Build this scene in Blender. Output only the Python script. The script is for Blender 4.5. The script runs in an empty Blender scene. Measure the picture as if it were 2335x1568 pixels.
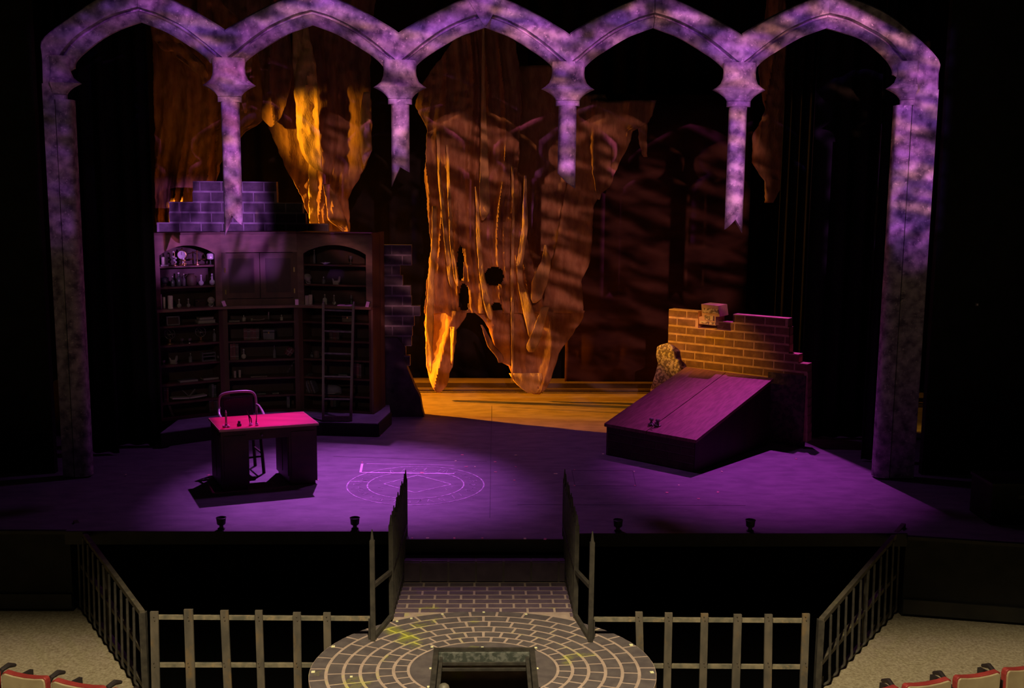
import bpy, math, random
from mathutils import Vector, Matrix, Euler, noise
random.seed(7)
R = math.radians
scene = bpy.context.scene
COL = scene.collection

# ---------------------------------------------------------------- camera
F_PX, W_PX, H_PX = 2400.0, 2335.0, 1568.0
CAM = Vector((0.0, -10.7, 3.55))
PITCH, YAW, ROLL = R(8.27), R(-1.52), R(0.50)
CAM_ROT = (Matrix.Rotation(YAW, 3, 'Z') @ Matrix.Rotation(R(90) - PITCH, 3, 'X') @ Matrix.Rotation(ROLL, 3, 'Z'))
cd = bpy.data.cameras.new('camera'); cam = bpy.data.objects.new('camera', cd); COL.objects.link(cam)
cam.location = CAM; cam.rotation_euler = CAM_ROT.to_euler()
cd.sensor_width = 36; cd.lens = 36 * F_PX / W_PX; cd.clip_end = 200
scene.camera = cam

def ray(px, py):
    return CAM_ROT @ Vector(((px - W_PX/2)/F_PX, -(py - H_PX/2)/F_PX, -1.0))
def atY(px, py, Y):
    d = ray(px, py); return CAM + d * ((Y - CAM.y)/d.y)
def atZ(px, py, z):
    d = ray(px, py); return CAM + d * ((z - CAM.z)/d.z)
def proj(p):
    q = CAM_ROT.transposed() @ (Vector(p) - CAM)
    return (W_PX/2 + F_PX*q.x/-q.z, H_PX/2 - F_PX*q.y/-q.z)
def on_plane(px, py, P, N):
    d = ray(px, py); return CAM + d * ((Vector(P)-CAM).dot(N)/d.dot(N))

# ---------------------------------------------------------------- world, exposure
world = bpy.data.worlds.new('world'); scene.world = world; world.use_nodes = True
world.node_tree.nodes['Background'].inputs[0].default_value = (0.55, 0.5, 0.42, 1)
world.node_tree.nodes['Background'].inputs[1].default_value = 0.010
scene.view_settings.view_transform = 'Standard'; scene.view_settings.look = 'None'
scene.view_settings.gamma = 1; scene.view_settings.exposure = 0; scene.view_settings.use_curve_mapping = False

# ---------------------------------------------------------------- lights
def spot(name, loc, target, color, power, angle, blend=0.3, size=0.06, gobo=None, box=None, soft=0.02, arcade=None, roll=0.0):
    """a theatre spotlight; box = shutter cuts (umin,umax,vmin,vmax) in the beam's tangent plane,
    gobo = (scale, stretch_u, stretch_v, lo, hi, floor, rot) break-up pattern"""
    L = bpy.data.lights.new(name, 'SPOT'); o = bpy.data.objects.new(name, L); COL.objects.link(o)
    o.location = loc
    q = (Vector(target) - Vector(loc)).to_track_quat('-Z', 'Y') @ Matrix.Rotation(roll, 3, 'Z').to_quaternion(); o.rotation_euler = q.to_euler()
    L.color = color; L.energy = power; L.spot_size = R(angle); L.spot_blend = blend; L.shadow_soft_size = size
    if not gobo and not box and not arcade: return o
    L.use_nodes = True; nt = L.node_tree; N = nt.nodes; K = nt.links
    em = [n for n in N if n.type == 'EMISSION'][0]
    tc = N.new('ShaderNodeTexCoord'); sp = N.new('ShaderNodeSeparateXYZ'); K.new(tc.outputs['Normal'], sp.inputs[0])
    def m(op, a, b=None):
        n = N.new('ShaderNodeMath'); n.operation = op
        for i, v in enumerate((a, b)):
            if v is None: continue
            if isinstance(v, (int, float)): n.inputs[i].default_value = v
            else: K.new(v, n.inputs[i])
        return n.outputs[0]
    az = m('ABSOLUTE', sp.outputs[2])
    sgn = m('SIGN', sp.outputs[2])
    u = m('MULTIPLY', m('DIVIDE', sp.outputs[0], az), m('MULTIPLY', sgn, -1.0)); v = m('MULTIPLY', m('DIVIDE', sp.outputs[1], az), m('MULTIPLY', sgn, -1.0))
    fac = None
    def mul(x):
        nonlocal fac
        fac = x if fac is None else m('MULTIPLY', fac, x)
    if box:
        def ramp(x, a, b):
            n = N.new('ShaderNodeMapRange'); n.interpolation_type = 'SMOOTHSTEP'
            K.new(x, n.inputs[0]); n.inputs[1].default_value = a; n.inputs[2].default_value = b
            return n.outputs[0]
        u0, u1, v0, v1 = box
        if u0 is not None: mul(ramp(u, u0-soft, u0+soft))
        if u1 is not None: mul(m('SUBTRACT', 1.0, ramp(u, u1-soft, u1+soft)))
        if v0 is not None: mul(ramp(v, v0-soft, v0+soft))
        if v1 is not None: mul(m('SUBTRACT', 1.0, ramp(v, v1-soft, v1+soft)))
    if arcade:      # added mask shaped to the arcade outline, keeping light off the cloths behind
        Rm = q.to_matrix(); lo_, hi_ = arcade
        def lin(k): return m('ADD', m('ADD', m('MULTIPLY', u, Rm[k][0]), m('MULTIPLY', v, Rm[k][1])), -Rm[k][2])
        dy = lin(1); xw = m('ADD', m('MULTIPLY', m('DIVIDE', lin(0), dy), YA-loc[1]), loc[0]); zw = m('ADD', m('MULTIPLY', m('DIVIDE', lin(2), dy), YA-loc[1]), loc[2])
        P_ = (ARX[4]-ARX[1])/3; t_ = m('ADD', m('DIVIDE', m('SUBTRACT', xw, ARX[1]), P_), 50.5)
        mm = m('MULTIPLY', m('ABSOLUTE', m('SUBTRACT', m('FRACT', t_), .5)), P_)
        def ramp2(x, a, b, c=0., d_=1., sm=True):
            n = N.new('ShaderNodeMapRange'); n.interpolation_type = 'SMOOTHSTEP' if sm else 'LINEAR'
            n.inputs[1].default_value = a; n.inputs[2].default_value = b; n.inputs[3].default_value = c; n.inputs[4].default_value = d_
            K.new(x, n.inputs[0]); return n.outputs[0]
        prof = ramp2(m('POWER', ramp2(mm, .19, P_/2, 0, 1, False), .68), 0, 1, ARZ[1]-.01, ARZ[0]+.01, False)
        above = ramp2(m('SUBTRACT', zw, prof), .0, .03)
        oncol = ramp2(m('SUBTRACT', mm, m('MAXIMUM', .112, m('MULTIPLY', ramp2(zw, ARZ[3]-.01, ARZ[3]+.01), ramp2(m('ABSOLUTE', m('SUBTRACT', zw, ARZ[4])), 0, .12, .31, .185)))), -.005, .01, 1, 0)
        mul(ramp2(xw, ARX[0]-.3, ARX[0]+1.5, .12, 1))
        pil = m('MAXIMUM', ramp2(xw, ARX[5]-.13, ARX[5]-.09), ramp2(xw, ARX[0]+.09, ARX[0]+.13, 1, 0))
        mul(m('MAXIMUM', m('MAXIMUM', above, oncol), pil)); mul(ramp2(zw, lo_, hi_)); mul(m('MAXIMUM', pil, ramp2(zw, 2.93, 3.0)))
        mid = m('MULTIPLY', ramp2(xw, ARX[2]-.4, ARX[2]-.35), ramp2(xw, ARX[3]+.35, ARX[3]+.4, 1, 0)); zc_ = atY(912, 392, YA).z
        mul(m('MAXIMUM', m('SUBTRACT', 1.0, mid), ramp2(zw, zc_-.03, zc_+.03))); mul(ramp2(m('SUBTRACT', zw, ramp2(mm, 0, P_/2, ARZ[2]+.0, ARZ[0]+.41, False)), -.03, .0, 1, 0)); mul(ramp2(xw, XO[0]-.03, XO[0]+.03)); mul(ramp2(xw, XO[1]-.03, XO[1]+.03, 1, 0))
    if gobo:
        sc, su, sv, lo, hi, fl, rot = gobo
        cb = N.new('ShaderNodeCombineXYZ'); K.new(u, cb.inputs[0]); K.new(v, cb.inputs[1])
        mp = N.new('ShaderNodeMapping'); K.new(cb.outputs[0], mp.inputs[0])
        mp.inputs['Rotation'].default_value = (0, 0, R(rot)); 
        mp2 = N.new('ShaderNodeMapping'); K.new(mp.outputs[0], mp2.inputs[0]); mp2.inputs['Scale'].default_value = (su, sv, 1)
        nz = N.new('ShaderNodeTexNoise'); nz.inputs['Scale'].default_value = sc; nz.inputs['Detail'].default_value = 2.5
        nz.inputs['Distortion'].default_value = 0.6
        K.new(mp2.outputs[0], nz.inputs['Vector'])
        n = N.new('ShaderNodeMapRange'); n.interpolation_type = 'SMOOTHSTEP'; K.new(nz.outputs[0], n.inputs[0])
        n.inputs[1].default_value = lo; n.inputs[2].default_value = hi; n.inputs[3].default_value = fl; n.inputs[4].default_value = 1
        mul(n.outputs[0])
    K.new(fac, em.inputs['Strength'])
    return o
def tan_uv(loc, target, p, roll=0.0):
    q = ((Vector(target) - Vector(loc)).to_track_quat('-Z', 'Y') @ Matrix.Rotation(roll, 3, 'Z').to_quaternion()).to_matrix().transposed() @ (Vector(p) - Vector(loc))
    return (q.x/-q.z, q.y/-q.z)

# front-of-house profiles with break-up patterns, far out over the audience
YA = 2.1
ARX = [atY(x, 200, YA).x for x in (125, 523, 912, 1295, 1685, 2081)]
ARZ = (atY(1106, 59, YA).z, atY(912, 158, YA).z, atY(1296, 76, YA).z, atY(1296, 236, YA).z, atY(1296, 203, YA).z)
XO = (atY(97, 300, YA).x-.05, atY(2142, 300, YA).x+.05)
SA, TA_ = (5.5, -18, 8.0), (0, YA, 4.4)
spot('front_spot_lavender', SA, TA_, (0.78, 0.20, 0.88), 12500, 40, 0.1, 0.05, (44, .9, 1.7, .42, .62, .035, -8), None, 0.006, arcade=(2.5, 3.3))
SB, TB_ = (-7.5, -18, 7.6), (0, YA, 4.4)
spot('front_spot_violet', SB, TB_, (0.42, 0.13, 1.0), 8000, 40, 0.1, 0.05, (60, .45, 2.4, .44, .60, .05, 6), None, 0.008, arcade=(2.6, 3.4))
spot('front_spot_gold', (0.5, -18, 7.9), TA_, (1.0, 0.42, 0.26), 13000, 40, 0.1, 0.05, (60, .40, 2.6, .52, .64, .0, 10), (tan_uv((0.5,-18,7.9),TA_,(-3.5,YA,4.4))[0], None, None, None), 0.05, arcade=(2.95, 3.5))
# rose beam on the second column; plum beam that throws its shadow on the stepped brick wall
l, t = (9.2, -18, 5.6), (-3.0, YA, 3.7)
spot('front_spot_rose', l, t, (1.0, 0.20, 0.45), 11000, 7.4, 0.4, 0.04, (60, .5, 2.2, .40, .60, .12, 10), None, .01, arcade=(2.6, 2.9))
l, t = (9.4, -18, 6.0), (-3.2, YA, 3.4)
spot('front_spot_plum', l, t, (0.66, 0.2, 0.95), 27000, 11, 0.3, 0.04, (52, 2.0, .6, .40, .60, .12, 10), (tan_uv(l, t, tuple(atY(352, 500, 4.3)))[0], tan_uv(l, t, tuple(atY(600, 480, 5.7)))[0], tan_uv(l, t, tuple(atY(430, 640, 5.2)))[1], tan_uv(l, t, tuple(atY(430, 405, 5.7)))[1]), .006)
# coral beam with a branch pattern on the big torn cloth
SC, TC_ = (1.6, -18, 8.0), tuple(atY(1235, 440, 7.1))
spot('front_spot_coral', SC, TC_, (1.0, 0.38, 0.40), 7000, 17.6, 0.2, 0.05, (66, .40, 1.8, .44, .62, .02, 14), (None, None, None, tan_uv(SC, TC_, tuple(atY(1235, 268, 7.1)))[1]), 0.004)
# amber side light behind the bookcase
AL, AT = (-7.0, 6.75, 3.0), (0.5, 6.9, 2.0)
spot('side_spot_amber', AL, AT, (1.0, 0.40, 0.03), 3600, 44, 0.5, 0.06, None, (tan_uv(AL, AT, (-4.6, 6.94, 2.5))[0], None, None, tan_uv(AL, AT, (0.5, 7.0, 4.3))[1]), 0.006)
l, t = (-4.9, 4.3, 4.6), tuple(atY(712, 300, 6.4))
spot('high_side_spot_amber', l, t, (1.0, 0.42, 0.02), 640, 27, 0.8, 0.06, None, (tan_uv(l, t, tuple(atY(590, 250, 6.4)))[0], tan_uv(l, t, tuple(atY(852, 250, 6.4)))[0], None, None), .02)
l, t = (-5.2, 4.9, 3.6), tuple(atY(440, 260, 6.6))
spot('low_side_spot_amber', l, t, (1.0, 0.36, 0.03), 14, 70, 0.9, 0.1, None, (None, tan_uv(l, t, tuple(atY(640, 250, 6.4)))[0], None, None), .04)
UL, UT = (-6.3, 8.0, 3.0), (0.8, 5.8, 0)
spot('upstage_floor_spot_amber', UL, UT, (1.0, 0.27, 0.005), 10500, 50, 0.6, 0.06, None, (None, None, None, tan_uv(UL, UT, (2.9, 5.0, .35))[1]), 0.02)
spot('wall_spot_amber', (-4.3, 5.9, 4.3), (2.65, 4.95, 1.6), (1.0, 0.44, 0.02), 5200, 10.8, 1.0, 0.05)
# violet top and back lights on the acting area; their shutters stop at the lip
l, t = (-2.2, 6.6, 7.4), (-1.6, 1.75, 0)
spot('back_spot_violet', l, t, (0.64, 0.13, 0.86), 4800, 31, 1.0, 0.05, None, (None, None, None, tan_uv(l, t, (0, .15, 0))[1]), .055)
l, t = (-2.4, 1.4, 7.6), (-2.85, 1.85, .7)
e0_ = [tan_uv(l, t, tuple(atZ(px, py, .76))) for px, py in ((500, 980), (727, 964))]
rl = math.atan2(e0_[1][1]-e0_[0][1], e0_[1][0]-e0_[0][0])
dq = [tan_uv(l, t, tuple(atZ(px, py, .76)), rl) for px, py in ((478, 951), (697, 937), (725, 965), (502, 980))] + [tan_uv(l, t, tuple(atZ(540, 905, 1.0)), rl)]
spot('top_spot_pink', l, t, (1.0, 0.0, 0.45), 1200, 17, 1.0, 0.03, None, (min(p[0] for p in dq)+.006, max(p[0] for p in dq)-.006, min(p[1] for p in dq)+.006, max(p[1] for p in dq)-.006), .004, roll=rl)
l, t = (4.3, 5.7, 7.4), (3.6, 2.5, 0)
spot('back_spot_magenta', l, t, (0.74, 0.08, 0.85), 2300, 32, 1.0, 0.05, None, (None, None, None, tan_uv(l, t, (0, .15, 0))[1]), .055)
l, t = (0.0, 4.2, 7.9), (0.0, 3.2, 0)
spot('top_wash_violet', l, t, (0.56, 0.15, 0.74), 360, 92, 1.0, 0.2, None, (None, None, min(tan_uv(l, t, (0, 5.4, 0))[1], tan_uv(l, t, (0, -.9, 0))[1]), max(tan_uv(l, t, (0, 5.4, 0))[1], tan_uv(l, t, (0, -.9, 0))[1])), .08)

l, t = (-1.2, -15, 8.5), tuple(atY(605, 740, 5.1))
bu = [tan_uv(l, t, tuple(atY(px, py, 5.0))) for px, py in ((352, 545), (850, 545), (352, 925), (850, 925))]
spot('bookcase_fill_warm', l, t, (1.0, 0.72, 0.62), 950, 16, .5, 0.1, None, (min(p[0] for p in bu), max(p[0] for p in bu), min(p[1] for p in bu), max(p[1] for p in bu)), .01)  # added fill lamp, shuttered to the bookcase to lift its dark shelves
# house light over the pit and the front rows
l, t = (0.0, -7.5, 7.6), (0, -2.6, -0.9)
spot('house_spot_warm', l, t, (1.0, 0.80, 0.50), 4600, 92, 0.7, 0.25, None, (None, None, None, tan_uv(l, t, (0, -.95, -.38))[1]), 0.05)

# ---------------------------------------------------------------- materials
MATS = {}
def mat(name, c1, c2=None, scale=6.0, rough=0.7, metal=0.0, bump=0.0, lo=.35, hi=.65, detail=4, c3=None, scale3=2.0, lo3=.58, hi3=.68, stretch=(1,1,1), spec=0.5, emit=None, trans=0.0, bscale=None, sheen=0, rotz=0):
    m = bpy.data.materials.new(name); m.use_nodes = True; MATS[name] = m
    nt = m.node_tree; N = nt.nodes; K = nt.links; b = N['Principled BSDF']
    b.inputs['Roughness'].default_value = rough; b.inputs['Metallic'].default_value = metal
    b.inputs['Specular IOR Level'].default_value = spec
    if trans: b.inputs['Transmission Weight'].default_value = trans; b.inputs['IOR'].default_value = 1.45
    if sheen: b.inputs['Sheen Weight'].default_value = sheen
    if emit: b.inputs['Emission Color'].default_value = (*emit[0], 1); b.inputs['Emission Strength'].default_value = emit[1]
    b.inputs['Base Color'].default_value = (*c1, 1)
    if c2 or bump:
        g = N.new('ShaderNodeNewGeometry'); mp = N.new('ShaderNodeMapping'); K.new(g.outputs['Position'], mp.inputs[0])
        mp.inputs['Scale'].default_value = stretch
        if rotz:
            mq = N.new('ShaderNodeMapping'); mq.inputs['Rotation'].default_value = (0,0,R(rotz)); K.new(g.outputs['Position'], mq.inputs[0]); K.new(mq.outputs[0], mp.inputs[0])
        nz = N.new('ShaderNodeTexNoise'); nz.inputs['Scale'].default_value = scale; nz.inputs['Detail'].default_value = detail
        K.new(mp.outputs[0], nz.inputs['Vector'])
    if c2:
        mr = N.new('ShaderNodeMapRange'); K.new(nz.outputs[0], mr.inputs[0]); mr.inputs[1].default_value = lo; mr.inputs[2].default_value = hi
        mx = N.new('ShaderNodeMix'); mx.data_type = 'RGBA'; K.new(mr.outputs[0], mx.inputs[0])
        mx.inputs[6].default_value = (*c1, 1); mx.inputs[7].default_value = (*c2, 1)
        out = mx.outputs[2]
        if c3:
            n3 = N.new('ShaderNodeTexNoise'); n3.inputs['Scale'].default_value = scale3; n3.inputs['Detail'].default_value = 6; n3.inputs['Roughness'].default_value = .65
            K.new(mp.outputs[0], n3.inputs['Vector'])
            r3 = N.new('ShaderNodeMapRange'); K.new(n3.outputs[0], r3.inputs[0]); r3.inputs[1].default_value = lo3; r3.inputs[2].default_value = hi3
            m3 = N.new('ShaderNodeMix'); m3.data_type = 'RGBA'; K.new(r3.outputs[0], m3.inputs[0]); K.new(out, m3.inputs[6]); m3.inputs[7].default_value = (*c3, 1)
            out = m3.outputs[2]
        K.new(out, b.inputs['Base Color'])
    if bump:
        bp = N.new('ShaderNodeBump'); bp.inputs['Strength'].default_value = bump; bp.inputs['Distance'].default_value = 0.02
        src = nz
        if bscale:
            src = N.new('ShaderNodeTexNoise'); src.inputs['Scale'].default_value = bscale; src.inputs['Detail'].default_value = 5; K.new(mp.outputs[0], src.inputs['Vector'])
        K.new(src.outputs[0], bp.inputs['Height']); K.new(bp.outputs[0], b.inputs['Normal'])
    return m
M = MATS
mat('painted_stone', (.13,.10,.15), (.56,.47,.54), 9, .8, bump=.25, lo=.33, hi=.66, detail=8, c3=(.85,.74,.74), scale3=26, lo3=.58, hi3=.74)
mat('stage_paint', (.15,.135,.165), (.24,.215,.25), 3.2, .62, bump=.06, lo=.3, hi=.7, detail=8, c3=(.30,.27,.30), scale3=9, lo3=.58, hi3=.80, stretch=(1,2.2,1), spec=.35, bscale=40)
mat('apron_paint', (.07,.055,.05), (.10,.08,.07), 4, .7, lo=.3, hi=.7)
mat('drape_cloth_lit', (.62,.40,.14), (.80,.54,.20), 6, .9, bump=.5, stretch=(2.5,2.5,.8), spec=.15, bscale=26, detail=7)  # same brown cloth, amber light painted in as a lighter ochre
mat('black_paint', (.012,.012,.010), (.02,.02,.017), 5, .75, spec=.25)
mat('fascia_paint', (.018,.018,.015), (.03,.028,.022), 4, .6, spec=.3)
mat('velour', (.010,.010,.011), (.016,.015,.017), 3, .95, spec=.1)
mat('pit_black', (.004,.004,.004), rough=.95, spec=.05)
mat('drape_cloth', (.34,.17,.075), (.50,.29,.13), 5, .9, bump=.5, stretch=(2.5,2.5,.8), spec=.15, bscale=22, detail=7)
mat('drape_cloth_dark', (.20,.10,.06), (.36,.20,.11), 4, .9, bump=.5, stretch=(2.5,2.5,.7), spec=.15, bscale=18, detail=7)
mat('scrim_cloth', (.045,.02,.016), (.09,.042,.03), 1.6, .95, bump=.1, stretch=(1,1,2.4), spec=.05, detail=3)
mat('old_brick_dark', (.10,.085,.10), (.17,.14,.16), 7, .85, bump=.3, c3=(.06,.05,.07), scale3=3)
mat('old_mortar', (.42,.37,.42), (.30,.26,.31), 9, .9)
mat('red_brick', (.13,.055,.028), (.21,.10,.05), 9, .85, bump=.35, c3=(.26,.14,.07), scale3=14, lo3=.56, hi3=.72)
mat('tan_mortar', (.60,.36,.20), (.42,.26,.15), 12, .9)
mat('rough_plaster', (.20,.14,.07), (.60,.48,.24), 26, .9, bump=.6, lo=.47, hi=.53, detail=3)
mat('dull_plaster', (.05,.035,.03), (.11,.075,.055), 14, .9, bump=.5, lo=.45, hi=.56)
mat('dark_wood', (.055,.022,.014), (.10,.04,.024), 5, .5, bump=.08, stretch=(1,1,.25), detail=6, spec=.4)
mat('darker_wood', (.030,.014,.010), (.05,.022,.015), 5, .55, stretch=(1,1,.25), spec=.35)
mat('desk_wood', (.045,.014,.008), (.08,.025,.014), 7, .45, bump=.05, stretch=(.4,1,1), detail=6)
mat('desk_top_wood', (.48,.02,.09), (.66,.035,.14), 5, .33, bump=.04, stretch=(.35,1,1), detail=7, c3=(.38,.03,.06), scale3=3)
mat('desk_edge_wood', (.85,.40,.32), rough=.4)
mat('hatch_wood', (.20,.075,.06), (.32,.13,.11), 7, .5, bump=.06, stretch=(4,.8,.8), detail=8, rotz=43)
mat('chrome', (.8,.8,.8), rough=.22, metal=1)
mat('brass', (.75,.52,.22), rough=.3, metal=1)
mat('tarnished_metal', (.30,.27,.24), (.18,.16,.15), 20, .45, metal=.8)
mat('black_iron', (.036,.033,.028), (.066,.060,.048), 14, .6, metal=.2, bump=.1)
mat('weathered_slat', (.135,.115,.085), (.075,.068,.055), 9, .75, bump=.15, c3=(.20,.13,.05), scale3=4, lo3=.56, hi3=.7, stretch=(1,1,.5))
mat('side_rail', (.10,.085,.06), (.05,.045,.035), 10, .6, bump=.1, c3=(.20,.18,.09), scale3=5)
mat('weathered_rail', (.25,.22,.15), (.11,.11,.085), 12, .5, bump=.1, c3=(.36,.27,.14), scale3=7)
mat('rust_metal', (.10,.07,.035), (.22,.14,.06), 30, .7, metal=.3)
mat('paver', (.085,.07,.075), (.125,.105,.105), 10, .8, bump=.2, detail=7, c3=(.26,.27,.035), scale3=1.9, lo3=.60, hi3=.72)
mat('paver_mortar', (.47,.36,.30), (.38,.29,.24), 12, .9, c3=(.50,.50,.08), scale3=1.9, lo3=.56, hi3=.68)
mat('ramp_brick', (.10,.07,.10), (.14,.10,.13), 8, .8, bump=.2, c3=(.20,.17,.06), scale3=1.9, lo3=.60, hi3=.74)
mat('carpet', (.24,.20,.125), (.44,.39,.27), 42, 1.0, bump=.6, lo=.3, hi=.7, detail=6, c3=(.17,.13,.075), scale3=5, lo3=.62, hi3=.78, spec=.05, bscale=130)
mat('seat_red', (.20,.022,.02), (.27,.035,.03), 8, .5)
mat('seat_tan', (.36,.30,.18), (.28,.22,.13), 5, .6, c3=(.20,.14,.08), scale3=3)
mat('seat_black', (.02,.015,.015), rough=.5)
mat('glow_tape', (.85,.85,.50), rough=.6)
mat('pink_tape', (.85,.35,.35), rough=.6)
mat('chalk', (.90,.80,.92), (.45,.38,.46), 18, .95, lo=.35, hi=.6)
mat('chalk_line', (1.0,.80,1.0), rough=.9)
mat('seam', (.10,.09,.11), rough=.9)
mat('bone', (.42,.38,.32), (.30,.27,.22), 14, .7, bump=.2)
mat('wax', (.70,.60,.55), rough=.5)
mat('paper', (.80,.74,.66), rough=.8)
mat('pink_card', (.95,.45,.85), rough=.6)
mat('glass_dark', (.05,.07,.05), rough=.12, spec=.8)
mat('glass_pale', (.62,.58,.66), rough=.15, spec=.8)
mat('label_cream', (.75,.70,.60), rough=.6)
mat('leather_red', (.16,.045,.04), (.10,.03,.028), 12, .6)
mat('leather_brown', (.11,.075,.05), (.07,.045,.03), 12, .6)
mat('leather_green', (.06,.075,.05), (.04,.05,.035), 12, .6)
mat('leather_grey', (.14,.13,.13), (.10,.09,.09), 12, .6)
mat('chair_leather', (.035,.024,.034), rough=.45)
mat('chair_wood', (.60,.42,.46), rough=.3, spec=.7)
mat('lens_glass', (.03,.03,.035), rough=.1, spec=.9)
mat('amber_glass', (.50,.30,.08), rough=.2, spec=.8)

mat('dull_brick', (.085,.055,.045), (.13,.085,.065), 9, .85, bump=.3)
mat('dull_mortar', (.22,.17,.15), rough=.9)
mat('ledge_wood', (.16,.08,.06), (.22,.11,.08), 6, .4, stretch=(1,1,.25))
mat('header_wood', (.13,.07,.055), (.20,.11,.08), 5, .6, bump=.05, stretch=(1,1,2.5))
mat('end_wood', (.12,.06,.045), (.18,.09,.065), 5, .6, stretch=(1,1,.3))
mat('ladder_wood', (.07,.045,.04), (.10,.065,.05), 8, .5)
mat('stage_paint2', (.30,.28,.36), (.42,.40,.50), 4, .6, bump=.05)
mat('paper_dim', (.30,.27,.22), rough=.85)
mat('label_dim', (.33,.30,.24), rough=.5)
mat('wax_dim', (.42,.32,.28), rough=.55)
mat('bone_dim', (.28,.24,.21), (.20,.17,.15), 14, .7)
mat('paver_mortar_dark', (.20,.16,.15), (.14,.12,.11), 8, .9)
mat('rough_board', (.05,.06,.05), (.16,.17,.15), 22, .8, lo=.45, hi=.6)

# ---------------------------------------------------------------- mesh builder and scene helpers
ORIGIN = {}
class MB:
    def __init__(s): s.v = []; s.f = []
    def add(s, vs, fs):
        n = len(s.v); s.v += [Vector(v) for v in vs]; s.f += [tuple(i+n for i in f) for f in fs]; return s
    def boxm(s, mtx, sx, sy, sz):
        vs = [mtx @ Vector((x*sx/2, y*sy/2, z*sz/2)) for x in (-1,1) for y in (-1,1) for z in (-1,1)]
        return s.add(vs, [(0,1,3,2),(4,6,7,5),(0,4,5,1),(2,3,7,6),(0,2,6,4),(1,5,7,3)])
    def box(s, c, size, rz=0):
        return s.boxm(Matrix.Translation(c) @ Matrix.Rotation(rz, 4, 'Z'), *size)
    def hexa(s, b, t):   # bottom quad, top quad (ccw from above)
        return s.add(list(b)+list(t), [(3,2,1,0),(4,5,6,7),(0,1,5,4),(1,2,6,5),(2,3,7,6),(3,0,4,7)])
    def bar(s, p0, p1, w, h=None, up=(0,0,1)):
        p0, p1 = Vector(p0), Vector(p1); d = p1-p0; L = d.length; h = h or w
        z = d.normalized(); u = Vector(up)
        if abs(z.dot(u)) > .99: u = Vector((0,1,0))
        x = u.cross(z).normalized(); y = z.cross(x)
        m = Matrix((x, y, z)).transposed().to_4x4(); m.translation = (p0+p1)/2
        return s.boxm(m, w, h, L)
    def tube(s, pts, r, seg=8, closed=False, caps=True):
        pts = [Vector(p) for p in pts]; n = len(pts); rr = r if isinstance(r, (list,tuple)) else [r]*n
        base = len(s.v); prev = None
        for i, p in enumerate(pts):
            a = pts[(i-1) % n] if (closed or i) else pts[0]; b = pts[(i+1) % n] if (closed or i < n-1) else pts[-1]
            t = (b-a).normalized()
            if prev is None: x = (Vector((0,0,1)) if abs(t.z) < .9 else Vector((1,0,0))).cross(t).normalized()
            else: x = (prev - t*prev.dot(t)).normalized()
            prev = x; y = t.cross(x)
            for k in range(seg):
                a_ = 2*math.pi*k/seg; s.v.append(p + x*math.cos(a_)*rr[i] + y*math.sin(a_)*rr[i])
        for i in range(n if closed else n-1):
            for k in range(seg):
                a0 = base+i*seg+k; a1 = base+i*seg+(k+1)%seg; b0 = base+((i+1)%n)*seg+k; b1 = base+((i+1)%n)*seg+(k+1)%seg
                s.f.append((a0,a1,b1,b0))
        if caps and not closed:
            s.f.append(tuple(base+k for k in range(seg))[::-1]); s.f.append(tuple(base+(n-1)*seg+k for k in range(seg)))
        return s
    def lathe(s, prof, c=(0,0,0), seg=12, ex=1, ey=1, mtx=None):   # prof: (r,z)
        c = Vector(c); base = len(s.v); n = len(prof)
        for r, z in prof:
            for k in range(seg):
                a = 2*math.pi*k/seg; p = Vector((r*math.cos(a)*ex, r*math.sin(a)*ey, z)); s.v.append((mtx @ p if mtx else p) + c)
        for i in range(n-1):
            for k in range(seg):
                s.f.append((base+i*seg+k, base+i*seg+(k+1)%seg, base+(i+1)*seg+(k+1)%seg, base+(i+1)*seg+k))
        s.f.append(tuple(base+k for k in range(seg))[::-1]); s.f.append(tuple(base+(n-1)*seg+k for k in range(seg)))
        return s
    def prism(s, poly, d):   # poly: list of 3d points (planar), extruded by vector d
        n = len(poly); d = Vector(d); a = [Vector(p) for p in poly]
        return s.add(a+[p+d for p in a], [tuple(range(n))[::-1], tuple(range(n, 2*n))]+[(i,(i+1)%n,(i+1)%n+n,i+n) for i in range(n)])
    def build(s, name, m, parent=None, smooth=False, loc=None, bevel=0):
        me = bpy.data.meshes.new(name)
        if parent is not None: o0 = ORIGIN[parent.name]
        elif loc is not None: o0 = Vector(loc)
        else:
            xs = [v.x for v in s.v]; ys = [v.y for v in s.v]; zs = [v.z for v in s.v]
            o0 = Vector(((min(xs)+max(xs))/2, (min(ys)+max(ys))/2, min(zs)))
        me.from_pydata([tuple(v-o0) for v in s.v], [], s.f)
        me.materials.append(M[m]); me.validate(); me.update()
        import bmesh
        bm = bmesh.new(); bm.from_mesh(me); bmesh.ops.recalc_face_normals(bm, faces=bm.faces); bm.to_mesh(me); bm.free()
        if smooth:
            for p in me.polygons: p.use_smooth = True
            me.set_sharp_from_angle(angle=R(40))
        o = bpy.data.objects.new(name, me); COL.objects.link(o)
        if parent is not None: o.parent = parent
        else: o.location = o0
        ORIGIN[o.name] = o0
        if bevel:
            b = o.modifiers.new('bevel', 'BEVEL'); b.width = bevel; b.segments = 2; b.limit_method = 'ANGLE'
        return o
def empty(name, loc):
    o = bpy.data.objects.new(name, None); COL.objects.link(o); o.location = loc; o.empty_display_size = .1
    ORIGIN[o.name] = Vector(loc); return o
def tag(o, label, cat, group=None):
    o['label'] = label; o['category'] = cat
    if group: o['group'] = group
    return o
def struct(o): o['kind'] = 'structure'; return o
def thing(name, loc, label, cat, group=None): return tag(empty(name, loc), label, cat, group)
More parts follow.
